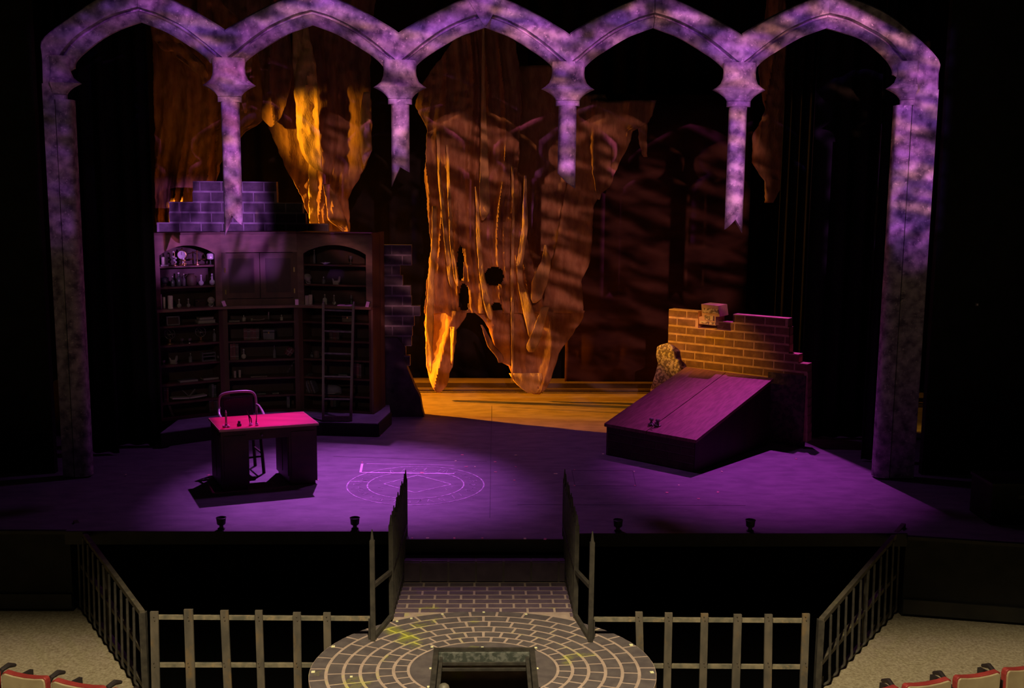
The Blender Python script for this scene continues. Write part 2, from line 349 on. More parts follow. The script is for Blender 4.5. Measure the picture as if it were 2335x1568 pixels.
def cpart(name, mesh, parent, loc, rz=0):      # a copy of a shared piece mesh, loc in world
    o = bpy.data.objects.new(name, mesh); COL.objects.link(o); o.parent = parent
    o.location = Vector(loc) - ORIGIN[parent.name]; o.rotation_euler = (0,0,rz); return o
def smoothpath(pts, n=3, closed=False):
    out = []; N_ = len(pts); pts = [Vector(p) for p in pts]
    for i in range(N_ if closed else N_-1):
        g = lambda k: pts[k % N_] if closed else pts[max(0, min(N_-1, k))]
        p0, p1, p2, p3 = g(i-1), g(i), g(i+1), g(i+2)
        for k in range(n):
            t = k/n
            out.append(.5*((2*p1)+(p2-p0)*t+(2*p0-5*p1+4*p2-p3)*t*t+(3*p1-p0-3*p2+p3)*t**3))
    if not closed: out.append(pts[-1])
    return out
# ================================================================ STRUCTURE
# stage floor: main deck with a small thrust at the gate
fz = 0.0
LX, RX = atZ(150, 1209, 0), atZ(2070, 1217, 0)
Yl = atZ(560, 1210, 0).y; Yr = atZ(1650, 1215, 0).y; Yc = atZ(1105, 1228, 0).y
xl, xr = atZ(922, 1228, 0).x, atZ(1290, 1228, 0).x
deck = [(LX.x, Yl), (xl, Yl), (xl, Yc), (xr, Yc), (xr, Yr), (RX.x, Yr), (RX.x, 9.4), (LX.x, 9.4)]
floor = struct(MB().prism([(x, y, -.10) for x, y in deck], (0, 0, .10)).build('floor', 'stage_paint', loc=(0,0,0)))
# lower side aprons (dark) and their faces towards the house
for s, pts in ((-1, [(-60,1232,-.12),(180,1228,-.10)]), (1, [(2060,1240,-.2),(2400,1290,-.2)])):
    a = atZ(*pts[0][:2], -.12); b = atZ(*pts[1][:2], -.12)
    if s < 0: a.x = -8; poly = [(a.x, a.y+.1), (LX.x, b.y), (LX.x, 9.4), (a.x, 9.4)]
    else: b.x = 8; poly = [(RX.x, a.y), (b.x, b.y-.1), (b.x, 9.4), (RX.x, 9.4)]
    nm = 'trim_1' if s < 0 else 'trim_2'
    struct(MB().prism([(x, y, -.05) for x, y in poly], (0,0,.03)).build(nm, 'stage_paint')); struct(MB().prism([(x, y+.004, -.95) for x, y in poly], (0,0,.90)).build('trim_8' if s < 0 else 'trim_9', 'black_paint'))
    # kickboard with a thin top ledge along that face
    p, q = (Vector((*poly[0], 0)), Vector((*poly[1], 0)))
    nrm = Vector((0,-1,0))
    kb = MB().bar(p+Vector((0,-.02,-.80)), q+Vector((0,-.02,-.80)), .03, .16)
    struct(kb.build('baseboard_left' if s < 0 else 'baseboard_right', 'fascia_paint'))
    lg = MB().bar(p+Vector((0,-.02,-.04)), q+Vector((0,-.02,-.04)), .05, .035)
    struct(lg.build('trim_3' if s < 0 else 'trim_4', 'fascia_paint'))
# stage front fascia
fb = MB()
for (x0, y0), (x1, y1) in zip(deck[:5], deck[1:6]):
    fb.bar((x0, y0-.012, -.07), (x1, y1-.012, -.07), .02, .14)
struct(fb.build('trim_5', 'fascia_paint'))
# pit
struct(MB().box((0, -1.1, -2.6), (11.5, 4.6, .05)).build('trim_6', 'pit_black'))
struct(MB().box((0, .05+.3, -1.35), (11.5, .08, 2.5)).build('wall_pit', 'pit_black'))
struct(MB().box((0, 9.6, 3.5), (20, .12, 9.2)).build('wall_back', 'pit_black'))
struct(MB().box((-8.1, 1.5, 3.5), (.12, 16.3, 9.2)).build('wall_left', 'pit_black'))
struct(MB().box((8.1, 1.5, 3.5), (.12, 16.3, 9.2)).build('wall_right', 'pit_black'))
struct(MB().box((0, 5.0, 8.2), (16.3, 9.3, .12)).build('ceiling', 'pit_black'))

# house carpet either side of the pit
ZF = -.92
NL = atZ(326, 1592, ZF); FLc = atZ(183, 1371, ZF); NR = atZ(1880, 1600, ZF); FRc = atZ(2047, 1381, ZF)
NL.y = NR.y = -1.78
struct(MB().prism([(-8, 1.4, ZF-.1), (-8, -7, ZF-.1), (NL.x-.02, -7, ZF-.1), (NL.x-.02, NL.y, ZF-.1), (FLc.x, FLc.y, ZF-.1), (FLc.x, 1.4, ZF-.1)], (0,0,.1)).build('floor_house_left', 'carpet', loc=(0,0,ZF)))
struct(MB().prism([(8, 1.4, ZF-.1), (8, -7, ZF-.1), (NR.x+.02, -7, ZF-.1), (NR.x+.02, NR.y, ZF-.1), (FRc.x, FRc.y, ZF-.1), (FRc.x, 1.4, ZF-.1)][::-1], (0,0,.1)).build('floor_house_right', 'carpet', loc=(0,0,ZF)))
struct(MB().prism([(NL.x-.02, -7, ZF-.1), (NR.x+.02, -7, ZF-.1), (NR.x+.02, -2.0, ZF-.1), (NL.x-.02, -2.0, ZF-.1)], (0,0,.1)).build('floor_house_middle', 'carpet', loc=(0,0,ZF)))
for nm, a, b in (('wall_pit_left', NL, FLc), ('wall_pit_right', NR, FRc)):
    struct(MB().bar((a.x, a.y, -1.8), (b.x, b.y, -1.8), .04, 1.6).build(nm, 'pit_black'))
struct(MB().box(((NL.x+NR.x)/2, -2.0, -1.8), (NR.x-NL.x, .04, 1.6)).build('wall_pit_front', 'pit_black'))

# seams and the trap outline in the stage floor
def flatline(mb, p, q, w, z=.002):
    d = (Vector((q[0]-p[0], q[1]-p[1], 0))).normalized(); n = Vector((-d.y, d.x, 0))*w/2
    P, Q = Vector((p[0], p[1], 0)), Vector((q[0], q[1], 0))
    mb.hexa([P-n+Vector((0,0,.0005)), P+n+Vector((0,0,.0005)), Q+n+Vector((0,0,.0005)), Q-n+Vector((0,0,.0005))],
            [P-n+Vector((0,0,z)), P+n+Vector((0,0,z)), Q+n+Vector((0,0,z)), Q-n+Vector((0,0,z))])
sm = MB()
for a, b in (((1121,925),(1117,1180)), ((760,1040),(1110,1052)), ((1180,1150),(1700,1152))):
    p, q = atZ(*a, 0), atZ(*b, 0); flatline(sm, p, q, .006)
sm.build('floor_seam', 'seam', floor)
tr = MB(); P = [atZ(*p, 0) for p in ((1304,1072),(1443,1073),(1450,1108),(1311,1107))]
for i in range(4): flatline(tr, P[i], P[(i+1)%4], .008)
tr.build('trap_outline', 'seam', floor)

# chalk circle
cc = atZ(948, 1104.5, 0); ch = MB()
def ring(mb, r, w, n=64):
    for k in range(n):
        a, b = 2*math.pi*k/n, 2*math.pi*(k+1)/n
        flatline(mb, (cc.x+r*math.cos(a), cc.y+r*math.sin(a)*1.02), (cc.x+r*math.cos(b), cc.y+r*math.sin(b)*1.02), w, .0025)
ring(ch, .83, .016); ring(ch, .585, .016)
dm = [(875,1103),(952,1083),(1030,1104),(946,1123)]
P = [atZ(*p, 0) for p in dm]
for i in range(4): flatline(ch, P[i], P[(i+1)%4], .016, .0025)
rnd = random.Random(3)
for k in range(30):       # strokes of the signs between the two rings
    a = 2*math.pi*k/30 + rnd.uniform(-.03,.03)
    for j in range(3):
        r0, r1 = .63+rnd.random()*.05, .72+rnd.random()*.07; da = rnd.uniform(-.07,.07); db = rnd.uniform(-.07,.07)
        if j == 2: r1 = r0 = rnd.uniform(.66,.78)
        flatline(ch, (cc.x+r0*math.cos(a+da), cc.y+r0*math.sin(a+da)), (cc.x+r1*math.cos(a+db), cc.y+r1*math.sin(a+db)), .006, .0025)
for k in range(10):
    a = rnd.uniform(0, 6.3); r0 = rnd.uniform(.45,.55)
    flatline(ch, (cc.x+r0*math.cos(a), cc.y+r0*math.sin(a)), (cc.x+(r0-.05)*math.cos(a+.1), cc.y+(r0-.05)*math.sin(a+.1)), .006, .0025)
ch.build('chalk_circle', 'chalk', floor)
cl = MB()
for a, b in (((822,1077),(1036,1080)), ((836,1057),(1036,1061)), ((822,1077),(826,1057)), ((797,1098),(840,1099))):
    flatline(cl, atZ(*a, 0), atZ(*b, 0),   .03 if a == (822,1077) else .012, .003)
cl.build('chalk_line', 'chalk_line', floor)
# spike-tape scraps and petals on the floor
for i, (x, y, w) in enumerate([(826,1054,4),(1039,1051,5),(1054,1037,7),(1063,1064,8),(1083,1064,3),(1129,1053,6),(1130,1076,7),(1176,1038,7),(1176,1064,3),(1173,1095,5),(1267,1080,9),(962,1078,9),(1310,1071,3),(1446,1075,3),(1310,1107,3),(1448,1107,3),(1375,1035,5),(1521,1123,6),(1593,1137,6),(1646,1075,4),(1637,1122,5),(1815,1046,4),(287,1082,3),(476,1083,6),(724,1094,4),(1548,1106,4),(868,992,4),(940,1227,3),(975,1227,6),(1036,1227,4),(1100,1227,4),(1197,1228,5),(1243,1229,5)]):
    p = atZ(x, y, 0); ww = w/190
    MB().box((p.x, p.y, .003), (ww, .03+.01*(i%3), .003), rnd.uniform(-.5,.5)).build('tape_scrap', 'pink_tape' if i % 3 != 1 else 'glow_tape', floor)

# proscenium masking flats either side, behind the arcade
e0 = atY(104, 600, YA+.3).x; e1 = atY(2128, 600, YA+.3).x
struct(MB().box(((-8+e0)/2, YA+.28, 3.55), (8+e0, .1, 9.1)).build('wall_proscenium_left', 'black_paint'))
struct(MB().box(((8+e1)/2, YA+.28, 3.55), (8-e1, .1, 9.1)).build('wall_proscenium_right', 'black_paint'))

# ================================================================ ARCADE
arc = thing('gothic_arcade', (0, YA, 0), 'wide lavender stone arcade of five pointed arches with broken hanging columns', 'scenery')
AP = [(313,47),(709,53.5),(1106.5,59),(1493.7,60),(1892,61)]
CAPX = [(125,190),(523,195),(912,200),(1295,204),(1685,206),(2081,203)]
O_ = [(0,-76),(40,-64),(70,-53),(105,-36),(135,-20),(160,-5),(180,7),(194,17)]
G_ = [(0,-29),(35,-19),(65,-6),(95,10),(125,31),(150,51),(172,70),(194,88)]
I_ = [(0,0),(30,11),(55,21),(85,38),(110,54),(130,67),(148,82),(158,93)]
L1 = ([(313,-25),(257,-18),(213,0),(163,34),(125,62),(92,94),(94,130),(96,190)],
      [(313,17),(251,36),(213,57),(175,82),(150,108),(136,130),(126,160),(123,190)],
      [(313,47),(267,63),(225,85),(186,115),(170,130),(163,140),(161,147),(161,153)])
R5 = ([(1892,-15),(1930,-6),(1965,2),(2027,31),(2085,77),(2142,135),(2142,168),(2141,204)],
      [(1893,32),(1936,42),(1974,61),(2020,88),(2050,119),(2069,143),(2077,168),(2080,204)],
      [(1892,61),(1925,70),(1974,86),(2012,115),(2030,133),(2039,145),(2045,158),(2045,168)])
def arch_half(name, O, G, I, depth=.16):
    mb = MB(); rows = []
    O, G, I = [smoothpath([atY(x, y, YA) for x, y in L], 3) for L in (O, G, I)]
    for o, g, i in zip(O, G, I):
        rows.append([o+Vector((0,.02,0)), o*.93+g*.07, g*.95+o*.05, g+Vector((0,.08,0)), g*.86+i*.14+Vector((0,.075,0)), g*.74+i*.26+Vector((0,.015,0)), g*.4+i*.6+Vector((0,.05,0)), i+Vector((0,.115,0)), i+Vector((0,depth,0)), o+Vector((0,depth,0))])
    n = len(rows[0]); vs = [v for r in rows for v in r]; fs = []
    for a in range(len(rows)-1):
        for k in range(n):
            fs.append((a*n+k, a*n+(k+1)%n, (a+1)*n+(k+1)%n, (a+1)*n+k))
    fs.append(tuple(range(n))); fs.append(tuple((len(rows)-1)*n+k for k in range(n)))
    mb.add(vs, fs); return mb.build(name, 'painted_stone', arc, smooth=True)
for i, (ax, ay) in enumerate(AP):
    tilt = .0105
    for sgn in (-1, 1):
        if i == 0 and sgn < 0: arch_half('arch', *L1); continue
        if i == 4 and sgn > 0: arch_half('arch', *R5); continue
        cx, cy = (CAPX[i+1] if sgn > 0 else CAPX[i])
        vx = (ax + AP[i+1][0])/2 if sgn > 0 else (ax + AP[i-1][0])/2
        k = abs(vx-ax)/194.0
        g = .8 if i in (0, 3) else 0
        f = lambda L: [(ax+sgn*max(g, du*k), ay+dv+tilt*sgn*du) for du, dv in L]
        arch_half('arch', f(O_), f(G_), f(I_))
# keystone wedge of the middle arch
P = [atY(x, y, YA-.012) for x, y in ((1058,-16),(1082,24),(1105,59),(1109,59),(1128,26),(1153,-14),(1106,-20))]
MB().prism(P, (0,.03,0)).build('keystone', 'painted_stone', arc)
CP = [(-62,38),(-54,38.5),(-40,37),(-27,38),(-14,43),(-6,52),(0,61)]
CP2 = [(0,61),(4,52),(9,43),(15,35),(22,29),(25,28)]
def elli(prof, cx, cy, side=0, ey=.55, seg=20, zcut=None):
    """elliptical turned piece on the arcade plane; prof rows (dy px, half width px)"""
    mb = MB(); rows = []
    for dy, hw in prof:
        c = atY(cx + (dy)*(-.0085) + (1014-cx)*dy/16500*-1*0, cy+dy, YA+.06)
        # follow the true vertical: shift x so that the axis is vertical in space
        c.x = atY(cx, cy, YA+.06).x
        h = abs(atY(cx+hw, cy+dy, YA+.06).x - atY(cx, cy+dy, YA+.06).x)
        row = []
        for k in range(seg):
            a = 2*math.pi*k/seg; x = h*math.cos(a)
            if side > 0: x = max(0, x)
            if side < 0: x = min(0, x)
            row.append(Vector((c.x+x, c.y-min(h*ey, .16)*math.sin(a), c.z)))
        rows.append(row)
    if zcut:
        for v in rows[-1]: v.z = zcut((v.x - atY(cx, cy, YA+.06).x))
    n = seg; fs = []
    for a in range(len(rows)-1):
        for k in range(n): fs.append((a*n+k, a*n+(k+1)%n, (a+1)*n+(k+1)%n, (a+1)*n+k))
    fs.append(tuple(range(n))); fs.append(tuple((len(rows)-1)*n+k for k in range(n))[::-1])
    mb.add([v for r in rows for v in r], fs); return mb
ENDS = [None, ((522,538),(538,490),(559,514)), ((896,426),(915,381),(935,393)), ((1270,395),(1281,416),(1312,430)), ((1645,523),(1665,500),(1684,531)), None]
for i, (cx, cy) in enumerate(CAPX):
    side = 1 if i == 0 else (-1 if i == 5 else 0)
    c = elli(CP, cx, cy, side).build('capital', 'painted_stone', arc, smooth=True)
    elli(CP2, cx, cy, side).build('capital_underside', 'painted_stone', c, smooth=True)
    elli([(25,27.5),(37,27.5)], cx, cy+1, side, ey=.62).build('collar', 'painted_stone', c, smooth=True)
    if ENDS[i]:
        a, b, d = ENDS[i]
        za, zb, zd = [atY(*p, YA+.06) for p in (a, b, d)]
        x0 = atY(cx, cy, YA+.06).x; ha = .108
        def zf(x, za=za.z, zb=zb.z, zd=zd.z, ha=ha):
            t = max(-1, min(1, x/ha)); return zb+(za-zb)*(-t) if t < 0 else zb+(zd-zb)*t
        ybot = max(a[1], b[1], d[1])-30
        mb = MB(); zt_ = atY(cx, cy+36, YA+.06).z; nx = 12; vs = []
        for k in range(nx+1):
            x = -ha+2*ha*k/nx; yf = YA+.06-.085*math.sqrt(max(0, 1-(x/ha)**2)); yb = YA+.085
            zlo = zf(x)
            vs += [(x0+x, yf, zt_), (x0+x, yf, zlo), (x0+x, yb, zlo), (x0+x, yb, zt_)]
        fs = [(0,1,2,3), (4*nx+3,4*nx+2,4*nx+1,4*nx)]
        for k in range(nx):
            for q in range(4): fs.append((4*k+q, 4*k+(q+1)%4, 4*k+4+(q+1)%4, 4*k+4+q))
        mb.add(vs, fs); mb.build('column', 'painted_stone', arc, smooth=True)
    else:
        w = 35 if i == 0 else 33
        mb = MB(); x0 = atY(cx, cy, YA).x; x1 = atY(cx+side*w, cy+40, YA).x; zt = atY(cx, cy+36, YA).z
        for k in range(9):
            pass
        poly = [(x0 + (x1-x0)*math.sin(t*math.pi/2/6), YA+.06-.075*math.cos(t*math.pi/2/6), 0) for t in range(7)] + [(x1, YA+.16, 0), (x0, YA+.16, 0)]
        mb.prism(poly, (0,0,zt)); mb.build('column', 'painted_stone', arc, smooth=True)
        xo = atY(96 if i == 0 else 2141, 204, YA).x; xo2 = x0 - side*.015
        zt2 = atY(100, 190, YA).z if i == 0 else atY(2140, 204, YA).z
        MB().hexa([(min(xo,xo2), YA, 0), (max(xo,xo2), YA, 0), (max(xo,xo2), YA+.16, 0), (min(xo,xo2), YA+.16, 0)],
                  [(min(xo,xo2), YA, zt2), (max(xo,xo2), YA, zt2), (max(xo,xo2), YA+.16, zt2), (min(xo,xo2), YA+.16, zt2)]).build('pilaster', 'painted_stone', arc)

# ================================================================ MASKING CURTAINS
def curtain(name, x0, x1, Y, z0, z1, amp, folds, label, m='velour', cat='curtain', seed=0, Yend=None, th=.012, group=None):
    n = max(24, int(folds*8)); vs = []; fs = []; r = random.Random(seed)
    ph = [r.uniform(-.7,.7) for _ in range(int(folds)+3)]
    nz = 8
    for j in range(nz+1):
        z = z0+(z1-z0)*j/nz
        for i in range(n+1):
            t = i/n; k = t*folds; q = ph[int(k)]*(1-(k%1))+ph[int(k)+1]*(k%1)
            yy = Y + ((Yend-Y)*t if Yend is not None else 0) + amp*math.sin(2*math.pi*(k)+q+.15*math.sin(z*.9+i*.2))*(.75+.25*math.sin(k*1.7+seed))
            vs.append((x0+(x1-x0)*t, yy, z))
    for j in range(nz):
        for i in range(n): a = j*(n+1)+i; fs.append((a, a+1, a+n+2, a+n+1))
    o = MB().add(vs, fs).build(name, m, smooth=True, loc=((x0+x1)/2, Y, z0))
    s = o.modifiers.new('thickness', 'SOLIDIFY'); s.thickness = th
    tag(o, label, cat, group); return o
X = lambda px, Y, py=700: atY(px, py, Y).x
curtain('masking_curtain', X(150,3.3), X(258,3.3), 3.3, .01, 8.0, .08, 3, 'black velour leg with soft folds just inside the stone pilaster beside the bookcase', seed=1)
curtain('masking_curtain', X(240,3.75), X(358,3.75), 3.75, .01, 8.0, .08, 3.5, 'black velour leg whose straight edge overlaps the end of the bookcase', seed=2)
curtain('masking_curtain', X(1768,6.9), X(1875,6.9), 6.9, .01, 8.0, .05, 5, 'black velour drop upstage, cutting across the torn scrap of brown cloth', seed=3)
curtain('masking_curtain', X(1836,4.3), X(2010,4.3), 4.3, .01, 8.0, .06, 4, 'black velour leg behind the far end of the red brick wall', seed=4)
curtain('masking_curtain', X(1985,3.0), X(2085,3.0), 3.0, .01, 8.0, .06, 4, 'black velour leg tucked behind the stone pilaster beyond the cellar hatch', seed=5)
curtain('black_backdrop', -7.9, 7.9, 9.1, .01, 8.1, .06, 36, 'black full-width backdrop hanging behind all the torn brown cloths', seed=6)

# upstage scrim, catching the coral pattern
curtain('scrim', X(1290,8.3), X(1700,8.3), 8.3, atY(1500,872,8.3).z, atY(1500,215,8.3).z, .02, 5, 'thin dark red scrim with blotchy pattern upstage of the red brick wall', m='scrim_cloth', seed=7, th=.004)
# rear edge: low steps and pipe
zb = atY(1200, 893, 8.0)
a = MB().box((0.4, 8.35, .05), (9.0, .5, .10)); struct(a.build('trim_7', 'apron_paint'))
tag(MB().tube([(-3.6, 7.7, .05), (5.2, 7.7, .05)], .035, 8).build('floor_pipe', 'apron_paint', smooth=True), 'long dark pipe lying on the floor along the back of the stage', 'pipe')

# ================================================================ TORN CLOTHS
def lerp_rows(rows, y):
    for a, b in zip(rows, rows[1:]):
        if a[0] <= y <= b[0]:
            t = (y-a[0])/(b[0]-a[0]) if b[0] > a[0] else 0
            return a[1]+(b[1]-a[1])*t, a[2]+(b[2]-a[2])*t
    return rows[-1][1], rows[-1][2]
def cloth(mb, rows, Y, amp=.10, freq=3.0, seed=0, crumple=.03, step=7, px=5, fan=0, ragged=2.5, holes=()):
    """hanging cloth between left and right edges given row by row (image y, xl, xr), laid on the plane Y; folds run down it"""
    y0, y1 = rows[0][0], rows[-1][0]; nj = max(4, int((y1-y0)/step))
    wmax = max(r[2]-r[1] for r in rows); ni = max(5, int(wmax/px))
    vs = []; fs = []
    xm0 = X((rows[0][1]+rows[0][2])/2, Y)
    for j in range(nj+1):
        y = y0+(y1-y0)*j/nj; xl_, xr_ = lerp_rows(rows, y)
        jl = noise.noise(Vector((y*.07, seed*3.1, 0)))*ragged + noise.noise(Vector((y*.3, seed*3.1, 4)))*ragged*.5
        jr = noise.noise(Vector((y*.07, seed*3.1, 9)))*ragged + noise.noise(Vector((y*.3, seed*3.1, 14)))*ragged*.5
        for i in range(ni+1):
            t = i/ni; xx = xl_+jl + (xr_+jr-xl_-jl)*t
            p = atY(xx, y, Y)
            s = p.x*freq + fan*(p.x-xm0)*p.z + .35*noise.noise(Vector((p.x*.8, p.z*.5, seed)))*freq
            f1 = noise.noise(Vector((s, p.z*.22, seed*7.7))); f2 = noise.noise(Vector((s*2.7, p.z*.35, seed*5.1+3)))
            rid = (1-abs(f1)*2.2) ; rid2 = (1-abs(f2)*2.0)
            dy = -amp*(rid*.8 + rid2*.35) + crumple*noise.noise(Vector((p.x*9, p.z*9, seed)))
            p.y += dy; vs.append(p)
    for j in range(nj):
        for i in range(ni):
            a = j*(ni+1)+i
            if holes:
                q = proj(sum((vs[k] for k in (a, a+1, a+ni+2, a+ni+1)), Vector())/4)
                if any(((q[0]-hx)/hw)**2+((q[1]-hy)/hh)**2 < 1+.3*noise.noise(Vector((q[0]*.1, q[1]*.1, 0))) for hx, hy, hw, hh in holes): continue
            fs.append((a, a+1, a+ni+2, a+ni+1))
    mb.add(vs, fs); return mb
def clothobj(name, pieces, label, m='drape_cloth', parent=None, **kw):
    mb = MB()
    for p in pieces:
        k = dict(kw); 
        if isinstance(p, tuple): k.update(p[1]); p = p[0]
        cloth(mb, p, **k)
    o = mb.build(name, m, parent, smooth=True)
    for poly in o.data.polygons: poly.use_smooth = True
    s = o.modifiers.new('thickness', 'SOLIDIFY'); s.thickness = .008; s.offset = 0
    if label: tag(o, label, 'drape', 'torn brown cloths hung upstage')
    return o
YD = 6.5
# cloth A: far end, gathered, dark brown
A = clothobj('torn_drape', [[[-30,345,640],[60,347,640],[150,352,640],[230,354,640],[285,355,592],[300,355,565],[330,355,540],[370,355,506],[410,355,497],[512,355,440]]],
    'dark brown torn cloth sagging behind the stepped brick wall, beside the black leg', m='drape_cloth_dark', Y=YD+.48, amp=.14, freq=2.0, seed=11, fan=.2)
clothobj('hem_swag', [[[50,345,352],[62,345,375],[85,346,392],[115,372,402],[118,378,400]]], None, Y=YD-.05, amp=.05, freq=5, seed=12, parent=A, crumple=.06)
clothobj('hem_swag', [[[70,375,392],[100,395,420],[130,400,450],[150,430,470],[180,462,476],[192,466,470]]], None, Y=YD-.08, amp=.05, freq=5, seed=13, parent=A, crumple=.06)
clothobj('hem_swag', [[[125,556,578],[170,552,572],[215,548,560],[250,556,566],[258,558,562]]], None, Y=YD-.1, amp=.05, freq=5, seed=14, parent=A, crumple=.06)
# cloth B: short piece between
B = clothobj('torn_drape', [[[-30,470,640],[60,560,660],[150,595,670],[230,600,655],[270,598,640],[285,610,630],[290,618,624]]],
    'short brown torn cloth bunched at its hem above the stepped brick wall', m='drape_cloth_dark', Y=YD-.12, amp=.12, freq=3.2, seed=15)
# cloth C: main one with a fold whose amber light is painted into its colour
C_ = clothobj('torn_drape', [[[-30,610,860],[60,625,850],[150,628,845],[285,612,850],[350,640,846],[385,655,833],[430,680,806],[455,690,795],[480,699,797],[520,712,799],[545,742,800]]],
    'long brown torn cloth hanging down behind the top of the stepped brick wall', m='drape_cloth_dark', Y=YD+.2, amp=.13, freq=3.0, seed=16)
clothobj('bright_fold', [[[40,672,700],[70,668,705],[150,668,722],[250,676,728],[310,678,730],[345,688,734],[370,702,734],[388,722,737],[392,732,736]]], None, Y=YD-.22, amp=.07, freq=4.5, seed=17, parent=C_, crumple=.05, m='drape_cloth_lit')
clothobj('bright_fold', [[[340,704,728],[400,704,724],[460,704,723],[512,706,726]]], None, Y=YD-.12, amp=.02, freq=3, seed=18, parent=C_, m='drape_cloth_lit')
clothobj('bright_fold', [[[210,830,845],[250,822,846],[300,820,846],[345,822,849],[365,826,838],[378,828,831]]], None, Y=YD-.25, amp=.06, freq=5, seed=19, parent=C_, crumple=.05, m='drape_cloth_lit')
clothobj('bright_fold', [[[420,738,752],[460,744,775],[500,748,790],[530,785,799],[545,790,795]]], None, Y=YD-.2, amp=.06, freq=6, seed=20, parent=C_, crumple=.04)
# big centre cloth
YE = 7.1
E = clothobj('torn_drape', [
    ([[-30,1088,1120],[40,1075,1140],[100,1030,1175],[160,985,1185],[200,960,1190],[240,946,1192],[290,974,1185],[400,970,1180],[470,976,1188],[560,984,1206],[640,974,1222],[700,970,1240],[712,970,1245]],
      dict(holes=[(1127,630,22,22),(1133,708,14,20),(1058,680,12,34),(1050,600,8,40)], px=3, step=3.5, freq=3.4, amp=.17, seed=36)),
    ([[150,1175,1320],[260,1175,1325],[400,1168,1316],[480,1172,1300],[560,1180,1290],[640,1200,1280],[712,1210,1290]], dict(Y=YE+.28, seed=37, amp=.08)),
    ([[215,1318,1380],[262,1305,1400],[400,1296,1392],[470,1282,1352],[560,1268,1349],[605,1256,1342],[640,1246,1325],[700,1236,1330],[712,1234,1331]], dict(seed=38, freq=2.6, amp=.10, Y=YE-.02)),
    ([[706,970,1066],[722,969,1062],[750,969,1042],[770,971,1040],[830,972,1033],[850,976,1026],[875,984,1020],[888,994,1010],[893,998,1006]], dict(seed=31)),
    ([[706,1078,1331],[722,1094,1328],[735,1108,1323],[765,1120,1302],[800,1131,1276],[824,1142,1268],[830,1160,1265],[860,1170,1256],[878,1190,1247],[892,1208,1237],[895,1215,1230]], dict(seed=31)),
    ([[230,1330,1495],[280,1330,1478],[300,1335,1440],[330,1335,1432],[370,1345,1412],[395,1350,1402],[425,1355,1392],[440,1358,1370],[455,1362,1366]], dict(seed=33)),
    ([[270,1448,1476],[300,1453,1475],[330,1456,1474],[350,1462,1474],[358,1468,1474]], dict(seed=34)),
    ], 'largest torn cloth, orange-brown, its ragged points reaching almost to the floor mid-stage', Y=YE, amp=.16, freq=1.7, seed=31, crumple=.02)
def ribbon(rows, s, dy=.3, m='drape_cloth_lit'):
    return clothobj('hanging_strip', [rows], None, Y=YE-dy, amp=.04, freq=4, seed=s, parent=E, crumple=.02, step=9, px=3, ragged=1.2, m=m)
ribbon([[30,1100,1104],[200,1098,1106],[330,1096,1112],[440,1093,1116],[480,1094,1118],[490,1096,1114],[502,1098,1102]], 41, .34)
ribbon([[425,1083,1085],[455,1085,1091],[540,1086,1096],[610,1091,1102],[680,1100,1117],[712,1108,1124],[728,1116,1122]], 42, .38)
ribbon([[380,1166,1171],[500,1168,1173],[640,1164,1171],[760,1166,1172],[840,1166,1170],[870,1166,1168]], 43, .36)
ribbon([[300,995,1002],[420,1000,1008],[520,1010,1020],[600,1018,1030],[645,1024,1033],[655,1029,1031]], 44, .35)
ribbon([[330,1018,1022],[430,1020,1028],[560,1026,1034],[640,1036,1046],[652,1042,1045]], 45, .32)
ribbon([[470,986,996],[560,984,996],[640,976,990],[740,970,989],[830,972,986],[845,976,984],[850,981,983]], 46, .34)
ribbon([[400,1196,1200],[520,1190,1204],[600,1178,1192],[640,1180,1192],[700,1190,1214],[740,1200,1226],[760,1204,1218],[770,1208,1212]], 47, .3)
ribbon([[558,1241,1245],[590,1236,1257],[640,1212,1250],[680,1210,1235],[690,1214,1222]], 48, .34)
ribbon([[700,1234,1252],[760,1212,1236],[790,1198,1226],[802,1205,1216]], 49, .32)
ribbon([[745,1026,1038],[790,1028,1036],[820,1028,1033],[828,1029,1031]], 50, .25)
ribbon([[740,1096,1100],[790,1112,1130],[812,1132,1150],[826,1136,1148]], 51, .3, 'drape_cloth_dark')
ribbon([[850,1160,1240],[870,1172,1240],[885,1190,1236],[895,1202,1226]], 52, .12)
# small scrap cut off by the drop
clothobj('torn_drape', [[[-30,1750,1790],[100,1738,1790],[160,1728,1790],[250,1742,1790],[285,1730,1790],[310,1716,1790],[340,1718,1790],[372,1714,1790],[400,1730,1790],[410,1740,1790],[462,1742,1762]]],
    'small torn scrap of brown cloth showing past the edge of the upstage black drop', Y=YE, amp=.08, freq=4, seed=35)

# pipes that carry the cloths, on lines to the grid
for (x0, x1, yy, py) in ((-4.9, -1.5, YD+.12, -34), (-.9, 5.6, YE, -32)):
    z = atY(1100, py, yy).z
    f = thing('fly_pipe', ((x0+x1)/2, yy, z), 'thin black pipe above the picture from which the torn cloths hang' + (', over the bookcase' if x0 < -3 else ', over mid-stage'), 'pipe')
    MB().tube([(x0, yy, z), (x1, yy, z)], .024, 10).build('pipe', 'black_paint', f, smooth=True)
    for k in range(4):
        x = x0+.2+(x1-x0-.4)*k/3; MB().tube([(x, yy, z), (x, yy, 8.13)], .005, 6).build('line', 'black_paint', f)
